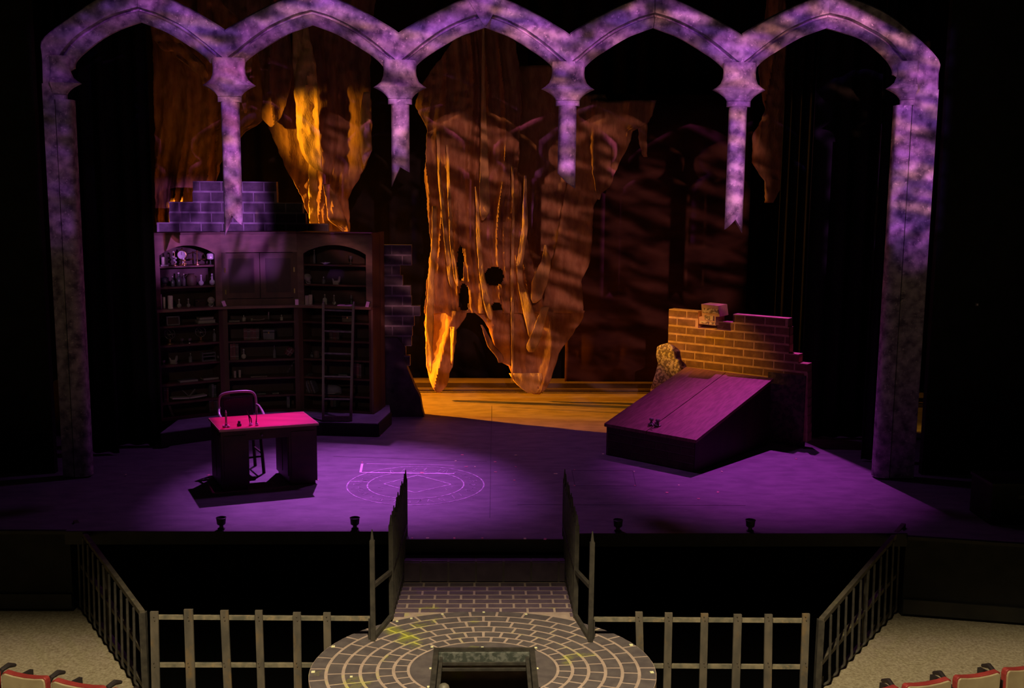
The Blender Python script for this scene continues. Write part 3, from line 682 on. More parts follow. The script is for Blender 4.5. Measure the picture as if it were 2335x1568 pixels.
# ================================================================ BRICK WALLS
def brick_wall(root, A, B, z0, rowh, blen, rows, thick, mortar, brick, gap=.012, proud=.002, first_off=0.0, skip=None):
    """rows: from the bottom up, list of lists of (u0,u1) in metres along A->B. Bricks stand proud of a mortar core."""
    A, B = Vector((A[0], A[1], 0)), Vector((B[0], B[1], 0)); d = (B-A).normalized(); n = Vector((d.y, -d.x, 0))
    if n.y > 0: n = -n
    core = MB(); meshes = {}
    ang = math.atan2(d.y, d.x)
    for j, spans in enumerate(rows):
        z = z0+j*rowh
        for (u0, u1) in spans:
            p, q = A+d*u0, A+d*u1
            core.hexa([p+Vector((0,0,z)), q+Vector((0,0,z)), q-n*thick+Vector((0,0,z)), p-n*thick+Vector((0,0,z))],
                      [p+Vector((0,0,z+rowh)), q+Vector((0,0,z+rowh)), q-n*thick+Vector((0,0,z+rowh)), p-n*thick+Vector((0,0,z+rowh))])
            off = first_off + (blen/2 if j % 2 else 0)
            k = math.floor((u0-off)/blen)
            while off+k*blen < u1:
                a, b = max(u0, off+k*blen+gap/2), min(u1, off+(k+1)*blen-gap/2); k += 1
                if b-a < .035 or (skip and skip((a+b)/2, z+rowh/2)): continue
                L = round(b-a, 2)
                if L not in meshes:
                    h = rowh-gap; bl = .006
                    mb = MB().hexa([(-L/2, 0, bl), (L/2, 0, bl), (L/2, .03, 0), (-L/2, .03, 0)], [(-L/2, 0, h-bl), (L/2, 0, h-bl), (L/2, .03, h), (-L/2, .03, h)])
                    me = bpy.data.meshes.new('brick'); me.from_pydata([tuple(v) for v in mb.v], [], mb.f); me.materials.append(M[brick]); meshes[L] = me
                c = A+d*((a+b)/2)+n*(proud+.0015*noise.noise(Vector((a*7, z*7, 1))))+Vector((0,0,z+gap/2))
                cpart('brick', meshes[L], root, c, ang if n.y < 0 and d.x > 0 else ang+math.pi)
    core.build('mortar', mortar, root)
    return A, d, n
def spans_px(lst, A, d, n, y):
    out = []
    for a, b in lst:
        P_ = on_plane(a, y, A, n); Q_ = on_plane(b, y, A, n); out.append(((P_-A).dot(d), (Q_-A).dot(d)))
    return out
# --- dark stepped wall behind the bookcase
YB = 5.72
sw = thing('stepped_brick_wall', (-2.9, YB, 0), 'dark grey brick wall with stepped broken top standing behind the bookcase', 'wall')
A = Vector((X(358, YB, 420), YB, 0)); d = Vector((1,0,0)); n = Vector((0,-1,0))
rh = .1585; ztop = atY(535, 413.5, YB).z; nrow = int(ztop/rh); z0 = ztop-nrow*rh
topspans = {0: [(440,630)], 1: [(439,631)], 2: [(386,690)], 3: [(386,697)], 4: [(358,748)], 5: [(358,790)], 6: [(358,938)], 7: [(358,938)], 8: [(358,912)], 9: [(358,918)], 10: [(358,936)], 11: [(358,938)], 12: [(358,958)], 13: [(358,944)], 14: [(358,940)], 15:[(358,938)], 16:[(358,925)], 17:[(358,935)]}
rows = []
for j in range(nrow):
    k = nrow-1-j; y = 413+(k+.5)*24.6
    rows.append(spans_px(topspans.get(k, [(358,922)]), A, d, n, y))
xskip = X(520, YB, 600)-A.x; xskip2 = X(860, YB, 600)-A.x
brick_wall(sw, A, A+d, z0, rh, .325, rows, .14, 'old_mortar', 'old_brick_dark', gap=.016,
           skip=lambda u, z: z < 2.75 and u < xskip2)
# ragged plaster foot at the open end
ft = MB(); prof = [(906,770),(922,790),(920,815),(928,838),(938,862),(945,880),(958,905),(963,935),(967,960)]
pl = [atY(x, y, YB-.06) for x, y in prof]; pl[-1].z = 0
base = [Vector((X(872,YB,800), YB-.06, pl[0].z)), Vector((X(872,YB,800), YB-.06, 0))]
MB().prism([base[0]]+pl+[base[1]], (0,.22,0)).build('plaster_foot', 'old_brick_dark', sw)
MB().box((A.x+1.9, YB-.03, z0/2), (3.6, .1, max(z0,.02))).build('foot_strip', 'old_brick_dark', sw)
# --- red brick wall behind the cellar hatch
A = Vector(atY(1523, 790, 5.05)); A.z = 0; B = Vector(atY(1842, 790, 3.72)); B.z = 0; d = (B-A).normalized(); n = Vector((d.y, -d.x, 0)); n = -n if n.y > 0 else n
rw = thing('red_brick_wall', A, 'ruined red brick wall with a notched top and a jutting block, behind the cellar hatch', 'wall')
rh = .123; ztop = on_plane(1535, 705, A, n).z; nrow = int(ztop/rh); z0 = ztop-nrow*rh
Ltot = (B-A).dot(d)
up = lambda px, py: (on_plane(px, py, A, n)-A).dot(d)
def rspan(k):
    y = 712+k*19
    r = [(1523, 1843)]
    if k == -1: r = []
    if k == 0: r = [(1523,1592),(1672,1798)]
    if k == 1: r = [(1523,1592),(1636,1800)]
    if k in (2,3): r = [(1523,1800)]
    if k == 4: r = [(1523,1822)]
    return [(up(a, y), up(b, y+2)) for a, b in r]
rows = [rspan(nrow-1-j) for j in range(nrow)]
rows = [[(max(0, a), b) for a, b in r] for r in rows]
uA = up(1752, 870)
brick_wall(rw, A, B, z0, rh, .31, rows, .16, 'tan_mortar', 'red_brick', gap=.018, first_off=.14,
           skip=lambda u, z: u > uA-.1 and z < 1.0 or (z < .6 and u > .2))
# plastered foot of the wall, right end
ca, cb = A+d*uA+n*.02, A+d*(Ltot)+n*.02
MB().hexa([ca, cb, cb-n*.1, ca-n*.1], [v+Vector((0,0,1.02)) for v in (ca, cb, cb-n*.1, ca-n*.1)]).build('plaster_foot', 'dull_plaster', rw)
# jutting block at the notch (two courses, brick faced)
bA = A+n*.10; nb = n
pts = [(1599,693),(1638,697),(1641,722),(1632,722),(1632,742),(1594,738),(1594,722),(1601,722)]
P = [on_plane(x, y, bA, nb) for x, y in pts]
jb = MB().prism(P, -nb*.30).build('jutting_block', 'tan_mortar', rw)
for q in (((1602,702),(1638,705),(1638,715),(1602,712)), ((1606,718),(1626,720),(1627,731),(1607,728)), ((1597,731),(1614,733),(1614,739),(1597,736)), ((1617,734),(1630,735),(1630,740),(1617,739))):
    MB().prism([on_plane(x, y, bA+nb*.008, nb) for x, y in q], -nb*.02).build('brick', 'rough_plaster', jb)
# mottled rubble at the near end
rb = [(1497,790),(1508,785),(1527,785),(1535,792),(1537,805),(1539,815),(1548,822),(1552,838),(1551,860),(1545,1000),(1470,1000),(1484,880),(1494,850),(1499,828),(1495,810)]
P = [on_plane(x, y, A+n*.06, n) for x, y in rb]
for p in P: p.z = max(p.z, 0)
MB().prism(P, -n*.22).build('rubble_end', 'rough_plaster', rw, bevel=.02)

# ================================================================ CELLAR HATCH
BR = atZ(1583, 1077, 0); BL = atZ(1382, 1036, 0); BK = atZ(1745, 1012, 0)
u = (BL-BR); wv = (BK-BR)
u = u.normalized(); wv = wv - u*wv.dot(u); wl = wv.length; wv = wv.normalized(); ul = (BL-BR).length
hf = on_plane(1580, 1001, BR, Vector((-wv.x, -wv.y, 0))).z
back = BR+wv*wl; hb = on_plane(1738, 864, back, Vector((0,-1,0))).z
ht = thing('cellar_hatch', (BR+BL)/2, 'sloping wooden cellar hatch with two doors on a dark brick base', 'hatch')
Q = lambda a, b, z: BR+u*a+wv*b+Vector((0,0,z))
MB().hexa([Q(0,0,0), Q(ul,0,0), Q(ul,wl,0), Q(0,wl,0)], [Q(0,0,hf-.03), Q(ul,0,hf-.03), Q(ul,wl,hb-.03), Q(0,wl,hb-.03)]).build('base', 'darker_wood', ht)
# brick-faced front
meshes = {}
rhh = hf/4.2
ncols = 4
for j in range(4):
    z = .012+j*rhh; off = 0 if j % 2 else -.18
    k = 0; bl = ul/3.6
    a = off*1.0
    while a < ul:
        a0, a1 = max(.01, a+.008), min(ul-.01, a+bl-.008); a += bl
        if a1-a0 < .05: continue
        MB().hexa([Q(a0,-.012,z), Q(a1,-.012,z), Q(a1,.004,z), Q(a0,.004,z)], [Q(a0,-.012,z+rhh-.016), Q(a1,-.012,z+rhh-.016), Q(a1,.004,z+rhh-.016), Q(a0,.004,z+rhh-.016)]).build('brick', 'dull_brick', ht)
MB().hexa([Q(.01,-.004,.01), Q(ul-.01,-.004,.01), Q(ul-.01,.002,.01), Q(.01,.002,.01)], [Q(.01,-.004,hf-.05), Q(ul-.01,-.004,hf-.05), Q(ul-.01,.002,hf-.05), Q(.01,.002,hf-.05)]).build('mortar', 'dull_mortar', ht)
sl = (hb-hf)/wl
def door(a0, a1, nm):
    z0_, z1_ = hf-.005, hb-.005
    o = MB().hexa([Q(a0,-.03,hf-.03-.03*sl), Q(a1,-.03,hf-.03-.03*sl), Q(a1,wl+.02,hb-.03), Q(a0,wl+.02,hb-.03)],
              [Q(a0,-.03,hf+.012-.03*sl), Q(a1,-.03,hf+.012-.03*sl), Q(a1,wl+.02,hb+.012), Q(a0,wl+.02,hb+.012)]).build(nm, 'hatch_wood', ht)
    return o
um = ul*.52
d1 = door(-.03, um-.006, 'door'); d2 = door(um+.006, ul+.02, 'door')
for s, dd in ((-1, d1), (1, d2)):
    c = Q(um+s*.05, .16, hf+.012+.16*sl)
    MB().lathe([(.045,-.005),(.045,.012),(.03,.02),(.012,.025),(.012,.05),(.028,.06),(.034,.075),(.024,.09),(.0,.094)], c, 12).build('ring_pull', 'tarnished_metal', dd, smooth=True)
    for k in (-1, 1):
        MB().tube([c+Vector((s*.05, k*.02, .02)), c+Vector((s*.09, k*.05, .04)), c+Vector((s*.075, k*.09, .02))], .009, 6).build('pull_arm', 'tarnished_metal', dd, smooth=True)

# ================================================================ BOOKCASE
bc = []
for px, Y in ((352,4.33),(508,4.87),(680,5.15),(850,4.9)):
    p = atY(px, 705, Y); bc.append(Vector((p.x, p.y, 0)))
ZT, ZL, ZP = 2.89, 1.83, .20
bk = thing('bookcase', (bc[1]+bc[2])/2+Vector((0,0,ZP)), 'tall dark wood three-bay library bookcase on a low platform behind the desk', 'bookcase')
DEP = .36
SH_UP = [2.14, 2.44]; SH_LO = [.46, .73, 1.01, 1.30, 1.58]
def frame_of(i):
    a, b = bc[i], bc[i+1]; d_ = (b-a).normalized(); n_ = Vector((-d_.y, d_.x, 0))   # n_ points upstage
    return a, b, d_, n_, (b-a).length
def slab(mb, a, d_, n_, u0, u1, w0, w1, z0_, z1_):
    P = [a+d_*u0+n_*w0, a+d_*u1+n_*w0, a+d_*u1+n_*w1, a+d_*u0+n_*w1]
    mb.hexa([p+Vector((0,0,z0_)) for p in P], [p+Vector((0,0,z1_)) for p in P]); return mb
ST = .065
for i in range(3):
    a, b, d_, n_, L = frame_of(i)
    slab(MB(), a, d_, n_, 0, L, DEP, DEP+.02, ZP, ZT).build('back_panel', 'darker_wood', bk)
    slab(MB(), a, d_, n_, 0, ST, 0, DEP, ZP, ZT).build('side_panel', 'dark_wood', bk)
    slab(MB(), a, d_, n_, L-ST, L, 0, DEP, ZP, ZT).build('side_panel', 'dark_wood', bk)
    for z in SH_LO:
        slab(MB(), a, d_, n_, ST, L-ST, .02, DEP, z-.028, z).build('shelf', 'dark_wood', bk)
    slab(MB(), a, d_, n_, ST, L-ST, .0, DEP, ZP, ZP+.035).build('shelf', 'dark_wood', bk)
    slab(MB(), a, d_, n_, 0, L, -.10, DEP, ZL-.035, ZL).build('ledge', 'ledge_wood', bk)
    slab(MB(), a, d_, n_, 0, L, -.04, DEP, ZT, ZT+.03).build('cornice', 'dark_wood', bk)
    if i != 1:
        for z in SH_UP:
            slab(MB(), a, d_, n_, ST, L-ST, .05, DEP, z-.025, z).build('shelf', 'dark_wood', bk)
        # arched header
        zs, za_ = 2.60, 2.735
        pts = [(0, ZT), (L, ZT), (L, 2.45), (L-ST*1.5, 2.45)]
        u0, u1 = ST*1.5, L-ST*1.5
        for k in range(13):
            t = k/12; pts.append((u1+(u0-u1)*t, zs+(za_-zs)*math.sin(math.pi*t)**.8))
        pts += [(ST*1.5, 2.45), (0, 2.45)]
        P = [a+d_*x+Vector((0,0,z)) for x, z in pts]
        mb = MB()
        # header as quads so the concave outline stays clean
        seg = 12
        for k in range(seg):
            t0, t1 = k/seg, (k+1)/seg; ua, ub = u0+(u1-u0)*t0, u0+(u1-u0)*t1
            z0a = zs+(za_-zs)*math.sin(math.pi*t0)**.8; z1a = zs+(za_-zs)*math.sin(math.pi*t1)**.8
            P = lambda uu, ww, zz: a+d_*uu+n_*ww+Vector((0,0,zz))
            mb.hexa([P(ua,-.005,z0a), P(ub,-.005,z1a), P(ub,.03,z1a), P(ua,.03,z0a)], [P(ua,-.005,ZT), P(ub,-.005,ZT), P(ub,.03,ZT), P(ua,.03,ZT)])
        slab(mb, a, d_, n_, 0, u0, -.005, .03, ZL, ZT); slab(mb, a, d_, n_, u1, L, -.005, .03, ZL, ZT)
        mb.build('arched_header', 'header_wood', bk)
    else:
        slab(MB(), a, d_, n_, 0, L, -.004, .03, 2.62, ZT).build('header', 'header_wood', bk)
        slab(MB(), a, d_, n_, 0, L, -.002, .03, ZL, ZL+.10).build('door_rail', 'dark_wood', bk)
        for s in (0, 1):
            e0_, e1_ = (.02, L/2-.004) if s == 0 else (L/2+.004, L-.02)
            dr = slab(MB(), a, d_, n_, e0_, e1_, -.004, .02, ZL+.11, 2.61).build('door', 'dark_wood', bk)
            slab(MB(), a, d_, n_, e0_+.08, e1_-.08, -.012, -.003, ZL+.19, 2.53).build('door_panel', 'darker_wood', dr)
            hu = .05 if s == 0 else L-.05
            for hz in (2.04, 2.36):
                c = a+d_*hu+n_*-.02+Vector((0,0,hz))
                MB().bar(c-Vector((0,0,.035)), c+Vector((0,0,.035)), .018, .012).build('hinge', 'brass', dr)
# end panel returning upstage, and its crown
a, b, d_, n_, L = frame_of(2)
e = atY(877, 700, 5.5); e = Vector((e.x, e.y, 0)); dd = (e-b).normalized(); nn = Vector((-dd.y, dd.x, 0))
slab(MB(), b, dd, nn, 0, (e-b).length, 0, .03, ZP, ZT+.03).build('end_panel', 'end_wood', bk)
# platform
pf = [atZ(366, 986.5, .2), atZ(482, 971, .2), atZ(735, 961.5, .2), atZ(861, 965, .2), atZ(890, 938, .2)]
pb = [Vector((bc[0].x-.1, bc[0].y+.5, .2)), Vector((e.x+.05, YB-.1, .2))]
pl = [Vector((p.x, p.y, 0.001)) for p in pf] + [Vector((pb[1].x, pb[1].y, .001)), Vector((pf[0].x, 5.4, .001))]
pt = MB().prism(pl, (0,0,.198)).build('platform', 'stage_paint2'); tag(pt, 'low purple-grey platform with a black front edge carrying the bookcase', 'platform')
fe = MB()
for k in range(4):
    p, q = pl[k].copy(), pl[k+1].copy(); off_ = Vector((q.y-p.y, -(q.x-p.x), 0)).normalized()*.012
    p.z = q.z = .095; fe.bar(p+off_, q+off_, .02, .186)
fe.build('platform_fascia', 'fascia_paint', pt)

def at_shelf(px, bay, z, back=.14):
    a, b, d_, n_, L = frame_of(bay); P0 = a+n_*back
    lo, hi = 0.0, L
    for _ in range(30):
        m_ = (lo+hi)/2
        if proj(P0+d_*m_+Vector((0,0,z)))[0] < px: lo = m_
        else: hi = m_
    p = P0+d_*((lo+hi)/2); p.z = z; return p
ANG = [math.atan2(frame_of(i)[2].y, frame_of(i)[2].x) for i in range(3)]
G_SH = 'curios on the bookcase shelves'
# ladder
LB0, LB1 = atZ(737, 960, .2), atZ(800, 960, .2); 
LT0, LT1 = at_shelf(737, 2, ZL, -.115), at_shelf(806, 2, ZL, -.115)
ld = thing('library_ladder', (LB0+LB1)/2, 'slim dark rolling ladder leaning against the shelf ledge of the bookcase', 'ladder')
for p, q in ((LB0, LT0), (LB1, LT1)):
    q2 = q+(q-p).normalized()*.04
    MB().bar(p, q2, .035, .055).build('ladder_rail', 'ladder_wood', ld)
    MB().tube([q2+Vector((0,-.01,-.08)), q2+Vector((0,-.02,.0)), q2+Vector((0,.03,.03)), q2+Vector((0,.08,.01)), q2+Vector((0,.09,-.02))], .012, 8).build('hook', 'tarnished_metal', ld, smooth=True)
for k, ty in enumerate((908, 858.6, 807, 758, 712)):
    t = [.19, .385, .585, .78, .965][k]
    p, q = LB0.lerp(LT0, t), LB1.lerp(LT1, t)
    MB().tube([p, q], .014, 8).build('rung', 'tarnished_metal', ld, smooth=True)
cst = MB().box((LB0+LB1)/2+Vector((0,-.01,.045)), ((LB1-LB0).length, .07, .06), math.atan2((LB1-LB0).y, (LB1-LB0).x)).build('foot_bar', 'ladder_wood', ld)
for k in range(4):
    c = LB0.lerp(LB1, .1+.27*k)+Vector((0,-.05,.06)); MB().lathe([(.012,-.004),(.010,.006),(0.0,.009)], c, 8).build('stud', 'chrome', cst)

# ---------------- small things
def tiny(name, label, cat, p, build, group=G_SH):
    r_ = thing(name, p, label, cat, group); build(r_, Vector(p)); return r_
def candle(h, r_=.03, m='wax'):
    def f(root, p):
        MB().lathe([(r_,0),(r_,h*.97),(r_*.8,h),(r_*.3,h-.01)], p, 14).build('wax_body', m, root, smooth=True)
        MB().tube([p+Vector((0,0,h-.012)), p+Vector((.003,0,h+.012))], .002, 5).build('wick', 'seat_black', root)
    return f
def bottle(h, r_, m='glass_dark', cork='label_cream', neck=.3, lab=False):
    def f(root, p):
        MB().lathe([(r_*.9,0),(r_,h*.05),(r_,h*.55),(r_*.8,h*.63),(r_*neck,h*.72),(r_*neck,h*.92),(r_*neck*1.2,h*.93),(r_*neck*1.2,h*.96)], p, 14).build('bottle_body', m, root, smooth=True)
        MB().lathe([(r_*neck*.9,h*.96),(r_*neck*.95,h*1.04),(r_*neck*.6,h*1.05)], p, 8).build('cork', cork, root, smooth=True)
        if lab: MB().lathe([(r_*1.02,h*.15),(r_*1.02,h*.48)], p, 14).build('bottle_label', 'label_cream', root, smooth=True)
    return f
def flask(h, r_, m='glass_pale'):
    def f(root, p):
        pr = [(r_*.5,0)]+[(r_*math.sin(t*math.pi/8), r_*(1-math.cos(t*math.pi/8))) for t in range(1,8)]+[(r_*.28, h*.75),(r_*.28,h*.9),(r_*.45,h*.93)]
        pr[0] = (r_*.35, 0.0)
        MB().lathe(pr, p, 16).build('flask_body', m, root, smooth=True)
        MB().lathe([(r_*.25,h*.92),(r_*.40,h*1.0),(r_*.25,h*1.06),(0.001,h*1.08)], p, 10).build('stopper', 'glass_pale', root, smooth=True)
        MB().tube([p+Vector((-r_*.6,-r_*.5,h*.62)), p+Vector((-r_*.2,-r_*.6,h*.8)), p+Vector((r_*.5,-r_*.3,h*.95))], r_*.07, 6).build('cord', 'tarnished_metal', root, smooth=True)
    return f
def skull(s, turn=0, m='bone'):
    def f(root, p):
        mtx = Matrix.Rotation(turn, 3, 'Z')
        mb = MB(); nu, nv = 20, 14; vs = []
        for j in range(nv+1):
            th = math.pi*j/nv
            for i in range(nu):
                ph = 2*math.pi*i/nu
                x, y, z = math.sin(th)*math.cos(ph)*.78, math.sin(th)*math.sin(ph)*.98, math.cos(th)*.82
                if z < -.1 and y > -.2: z = -.1+(z+.1)*.5
                if y < 0 and z < 0: x *= 1-.35*min(1, -z*1.2); y *= 1.0
                for ex in (-.30, .30):          # sockets
                    dd_ = math.hypot(x-ex, z+.12)
                    if y < -.3 and dd_ < .24: y += .34*(1-dd_/.24)**.6
                dn = math.hypot(x*1.6, (z+.48))
                if y < -.3 and dn < .16: y += .22*(1-dn/.16)
                vs.append(p+mtx @ (Vector((x*s, y*s, z*s+1.2*s))))
        fs = [(j*nu+i, j*nu+(i+1)%nu, (j+1)*nu+(i+1)%nu, (j+1)*nu+i) for j in range(nv) for i in range(nu)]
        mb.add(vs, fs).build('cranium', m, root, smooth=True)
        jw = MB(); P_ = [(-.40,-.10,.62),(-.42,-.35,.30),(-.26,-.78,.08),(0,-.88,.04),(.26,-.78,.08),(.42,-.35,.30),(.40,-.10,.62)]
        jw.tube([p+mtx @ (Vector(q)*s) for q in smoothpath(P_, 3)], .13*s, 8); jw.build('jaw', m, root, smooth=True)
        for k in range(6):
            c = p+mtx @ (Vector((-.20+.08*k, -.86+.02*abs(k-2.5), .40))*s)
            MB().box(c, (.06*s, .07*s, .16*s), turn).build('tooth', m, root)
    return f
def book_mesh(root, c, w, h, dep, rz, m, lean=0, flat=False):
    mt = Matrix.Translation(c) @ Matrix.Rotation(rz, 4, 'Z') @ Matrix.Rotation(lean, 4, 'Y')
    mt2 = mt @ Matrix.Translation((0,0,h/2))
    MB().boxm(mt2, w, dep, h).build('cover', m, root)
    MB().boxm(mt2 @ Matrix.Translation((0,.006,0)), w*.72, dep*1.0, h*1.004-.008).build('pages', 'paper_dim', root)
    for k in (-.3, .3): MB().boxm(mt2 @ Matrix.Translation((0,-dep/2-.001,k*h)), w*1.03, .004, .008).build('spine_band', 'tarnished_metal', root)
BM = ['leather_red','leather_brown','leather_green','leather_grey']
BN = {'leather_red':'dark red','leather_brown':'brown','leather_green':'dull green','leather_grey':'grey'}
SHN = {(.235):'bottom shelf', .46:'second shelf up', .73:'third shelf up', 1.01:'fourth shelf up', 1.30:'fifth shelf up', 1.58:'shelf under the ledge', 1.83:'the ledge', 2.14:'the middle upper shelf', 2.44:'the top shelf'}
BAY = ['leg bay', 'middle bay', 'ladder bay']
def book(px, bay, z, w, h, mi, lean=0, where='', back=.17, first=''):
    p = at_shelf(px, bay, z, back)
    tiny('book', f'{first}{BN[BM[mi]]} book {where} on {SHN[z]}, {BAY[bay]}', 'book', p, lambda root, q: book_mesh(root, q+Vector((0,0,abs(math.sin(lean))*w/2)), w, h, .15, ANG[bay], BM[mi], lean), 'books in the bookcase')
def books(px0, bay, z, specs, where):
    x = px0
    ords = ['first', 'second', 'third', 'fourth', 'fifth', 'sixth', 'seventh', 'eighth']
    for k, (w, h, mi, lean) in enumerate(specs):
        book(x+w*150/2, bay, z, w, h, mi, lean, f'{where}, {ords[k]} in row,')
        x += (w+.004)*150+ (2 if lean else 0)
def flatbook(px, bay, z, L_, th, dep, mi, where, dz=0, label=None):
    p = at_shelf(px, bay, z, .15)+Vector((0,0,dz))
    def f(root, q):
        mt = Matrix.Translation(q+Vector((0,0,th/2))) @ Matrix.Rotation(ANG[bay], 4, 'Z')
        for s_ in (-1, 1): MB().boxm(mt @ Matrix.Translation((0,0,s_*(th/2-.003))), L_, dep, .006).build('cover', BM[mi], root)
        MB().boxm(mt, L_-.012, dep-.01, th-.012).build('pages', 'paper_dim', root)
    tiny('book', label or f'{BN[BM[mi]]} book lying flat {where} on {SHN[z]}, {BAY[bay]}', 'book', p, f, 'books in the bookcase')

# upper bay beside the black leg
S3, S2, S1 = 2.44, 2.14, 1.83
def lantern(root, p):
    MB().box(p+Vector((0,0,.01)), (.11,.11,.02), ANG[0]).build('lantern_base', 'tarnished_metal', root)
    for sx in (-1,1):
        for sy in (-1,1): MB().bar(p+Vector((sx*.045,sy*.045,.02)), p+Vector((sx*.045,sy*.045,.19)), .008).build('lantern_post', 'tarnished_metal', root)
    MB().lathe([(.03,.02),(.032,.12),(.02,.13)], p, 10).build('pillar_candle', 'wax', root, smooth=True)
    MB().lathe([(.075,.19),(.05,.215),(.015,.235),(.0,.24)], p, 4).build('lantern_roof', 'tarnished_metal', root)
tiny('lantern', 'small metal lantern on the top shelf, near the black leg', 'lantern', at_shelf(373, 0, S3), lantern)
def clock(root, p):
    MB().lathe([(.05,0),(.05,.012),(.02,.02),(.012,.05),(.02,.07),(.012,.09)], p, 12).build('clock_base', 'brass', root, smooth=True)
    mt = Matrix.Rotation(R(90), 3, 'X')
    c = p+Vector((0,-.0,.155))
    MB().lathe([(.066,-.018),(.07,0),(.066,.014),(.05,.02)], c, 24, mtx=mt).build('clock_case', 'brass', root, smooth=True)
    MB().lathe([(.058,.0),(.058,.025)], c, 24, mtx=mt).build('clock_face', 'glass_pale', root)
    MB().bar(c+Vector((0,-.028,0)), c+Vector((0,-.028,.045)), .005).build('clock_hand', 'seat_black', root)
    MB().lathe([(.012,0),(.018,.012),(.0,.03)], p+Vector((0,0,.225)), 8).build('finial', 'brass', root, smooth=True)
tiny('clock', 'round pale-faced clock on a brass stand glowing pink on the top shelf', 'clock', at_shelf(416, 0, S3, .10), clock)
def dangler(root, p):
    MB().lathe([(.035,0),(.035,.01),(.006,.015),(.006,.20)], p, 10).build('stand_pole', 'brass', root, smooth=True)
    for k, (dx, z, r_) in enumerate([(-.01,.20,.016),(-.015,.13,.02),(.02,.11,.018),(-.005,.08,.022),(.02,.055,.016)]):
        MB().lathe([(0.001,-r_),(r_*.8,-r_*.5),(r_,0),(r_*.7,r_*.6),(0.001,r_)], p+Vector((dx,-.02,z)), 8).build('crystal', 'glass_pale', root, smooth=True)
tiny('crystal_stand', 'thin brass stand hung with pale crystals next to the round clock', 'ornament', at_shelf(399, 0, S3, .10), dangler)
def cluster(root, p):
    for k, (dx, z, r_) in enumerate([(-.01,.10,.02),(.01,.075,.018),(-.015,.05,.016),(.02,.03,.016)]):
        MB().lathe([(0.001,-r_),(r_*.9,-r_*.3),(r_*.8,r_*.5),(0.001,r_)], p+Vector((dx,0,z)), 7).build('gem', 'amber_glass' if k % 2 else 'glass_pale', root, smooth=True)
    MB().lathe([(.03,0),(.03,.012),(.01,.018),(.006,.11)], p, 10).build('gem_stand', 'brass', root, smooth=True)
tiny('gem_cluster', 'cluster of glittering amber gems in front of the round clock', 'ornament', at_shelf(420, 0, S3, .05), cluster)
def scale_(root, p):
    MB().lathe([(.05,0),(.05,.012),(.01,.02),(.008,.20),(.014,.21)], p, 10).build('scale_pillar', 'brass', root, smooth=True)
    MB().tube([p+Vector((-.09,0,.17)), p+Vector((0,0,.20)), p+Vector((.09,0,.17))], .005, 6).build('scale_beam', 'brass', root, smooth=True)
    for s_ in (-1, 1):
        q = p+Vector((s_*.09,0,.17))
        pan = MB().lathe([(.003,-.10),(.035,-.095),(.042,-.08),(.036,-.082)], q, 12).build('scale_pan', 'brass', root, smooth=True)
        MB().tube([q, q+Vector((.038,0,-.08))], .0018, 4).tube([q, q+Vector((-.038,0,-.08))], .0018, 4).build('pan_chain', 'brass', pan)
tiny('balance_scale', 'small brass balance scale on the top shelf between clock and jar', 'scale', at_shelf(450, 0, S3), scale_)
def topjar(root, p):
    MB().lathe([(.03,0),(.012,.015),(.010,.06),(.03,.075)], p, 12).build('jar_foot', 'glass_dark', root, smooth=True)
    MB().lathe([(.03,.075),(.05,.085),(.052,.15),(.04,.165)], p, 14).build('jar_bowl', 'glass_pale', root, smooth=True)
    MB().lathe([(.042,.165),(.02,.18),(.008,.19)], p, 12).build('jar_lid', 'glass_dark', root, smooth=True)
    MB().lathe([(.002,.19),(.014,.20),(.014,.212),(.002,.222)], p, 10).build('jar_knob', 'glass_pale', root, smooth=True)
tiny('footed_jar', 'footed pale jar with a ball knob at the end of the top shelf', 'jar', at_shelf(480, 0, S3, .10), topjar)
def globe(root, p):
    MB().lathe([(.05,0),(.05,.01),(.012,.02),(.010,.04)], p, 12).build('globe_foot', 'dark_wood', root, smooth=True)
    MB().lathe([(.055*math.sin(t*math.pi/10)+.0005, .095-.055*math.cos(t*math.pi/10)) for t in range(11)], p, 18).build('globe_ball', 'lens_glass', root, smooth=True)
tiny('crystal_ball', 'dark shiny ball on a small foot, middle upper shelf near the leg', 'ornament', at_shelf(377, 0, S2, .10), globe)
tiny('bottle', 'squat dark bottle beside the shiny ball', 'bottle', at_shelf(394, 0, S2), bottle(.14,.030,'glass_dark'))
tiny('bottle', 'tall black bottle in front of the pink-lit panel', 'bottle', at_shelf(408, 0, S2), bottle(.19,.034,'glass_dark', neck=.4))
tiny('bottle', 'narrow bluish bottle next to the tall black one', 'bottle', at_shelf(420, 0, S2), bottle(.17,.024,'leather_grey'))
def bag(root, p):
    MB().lathe([(.06,0),(.075,.03),(.07,.12),(.045,.15),(.035,.16),(.05,.175)], p, 14).build('urn_body', 'leather_brown', root, smooth=True)
    for s_ in (-1,1): MB().tube([p+Vector((s_*.07,0,.11)), p+Vector((s_*.095,0,.13)), p+Vector((s_*.05,0,.16))], .006, 6).build('urn_handle', 'leather_brown', root, smooth=True)
tiny('urn', 'wide dark brown urn in the middle of the middle upper shelf', 'urn', at_shelf(437, 0, S2), bag)
tiny('flask', 'round violet-lit flask with a stopper, middle upper shelf', 'flask', at_shelf(459, 0, S2, .08), flask(.15,.038))
tiny('flask', 'round pink-lit flask with a stopper, next to the black stile', 'flask', at_shelf(484, 0, S2, .08), flask(.16,.042))
for px, h, r_, lab in ((365,.215,.030,'tall white candle at the very end of the ledge'), (374,.165,.024,'short white candle tucked behind the tall one'), (389,.185,.036,'thick white candle standing alone on the ledge')):
    tiny('candle', lab, 'candle', at_shelf(px, 0, S1, .06 if px != 374 else .12), candle(h, r_))
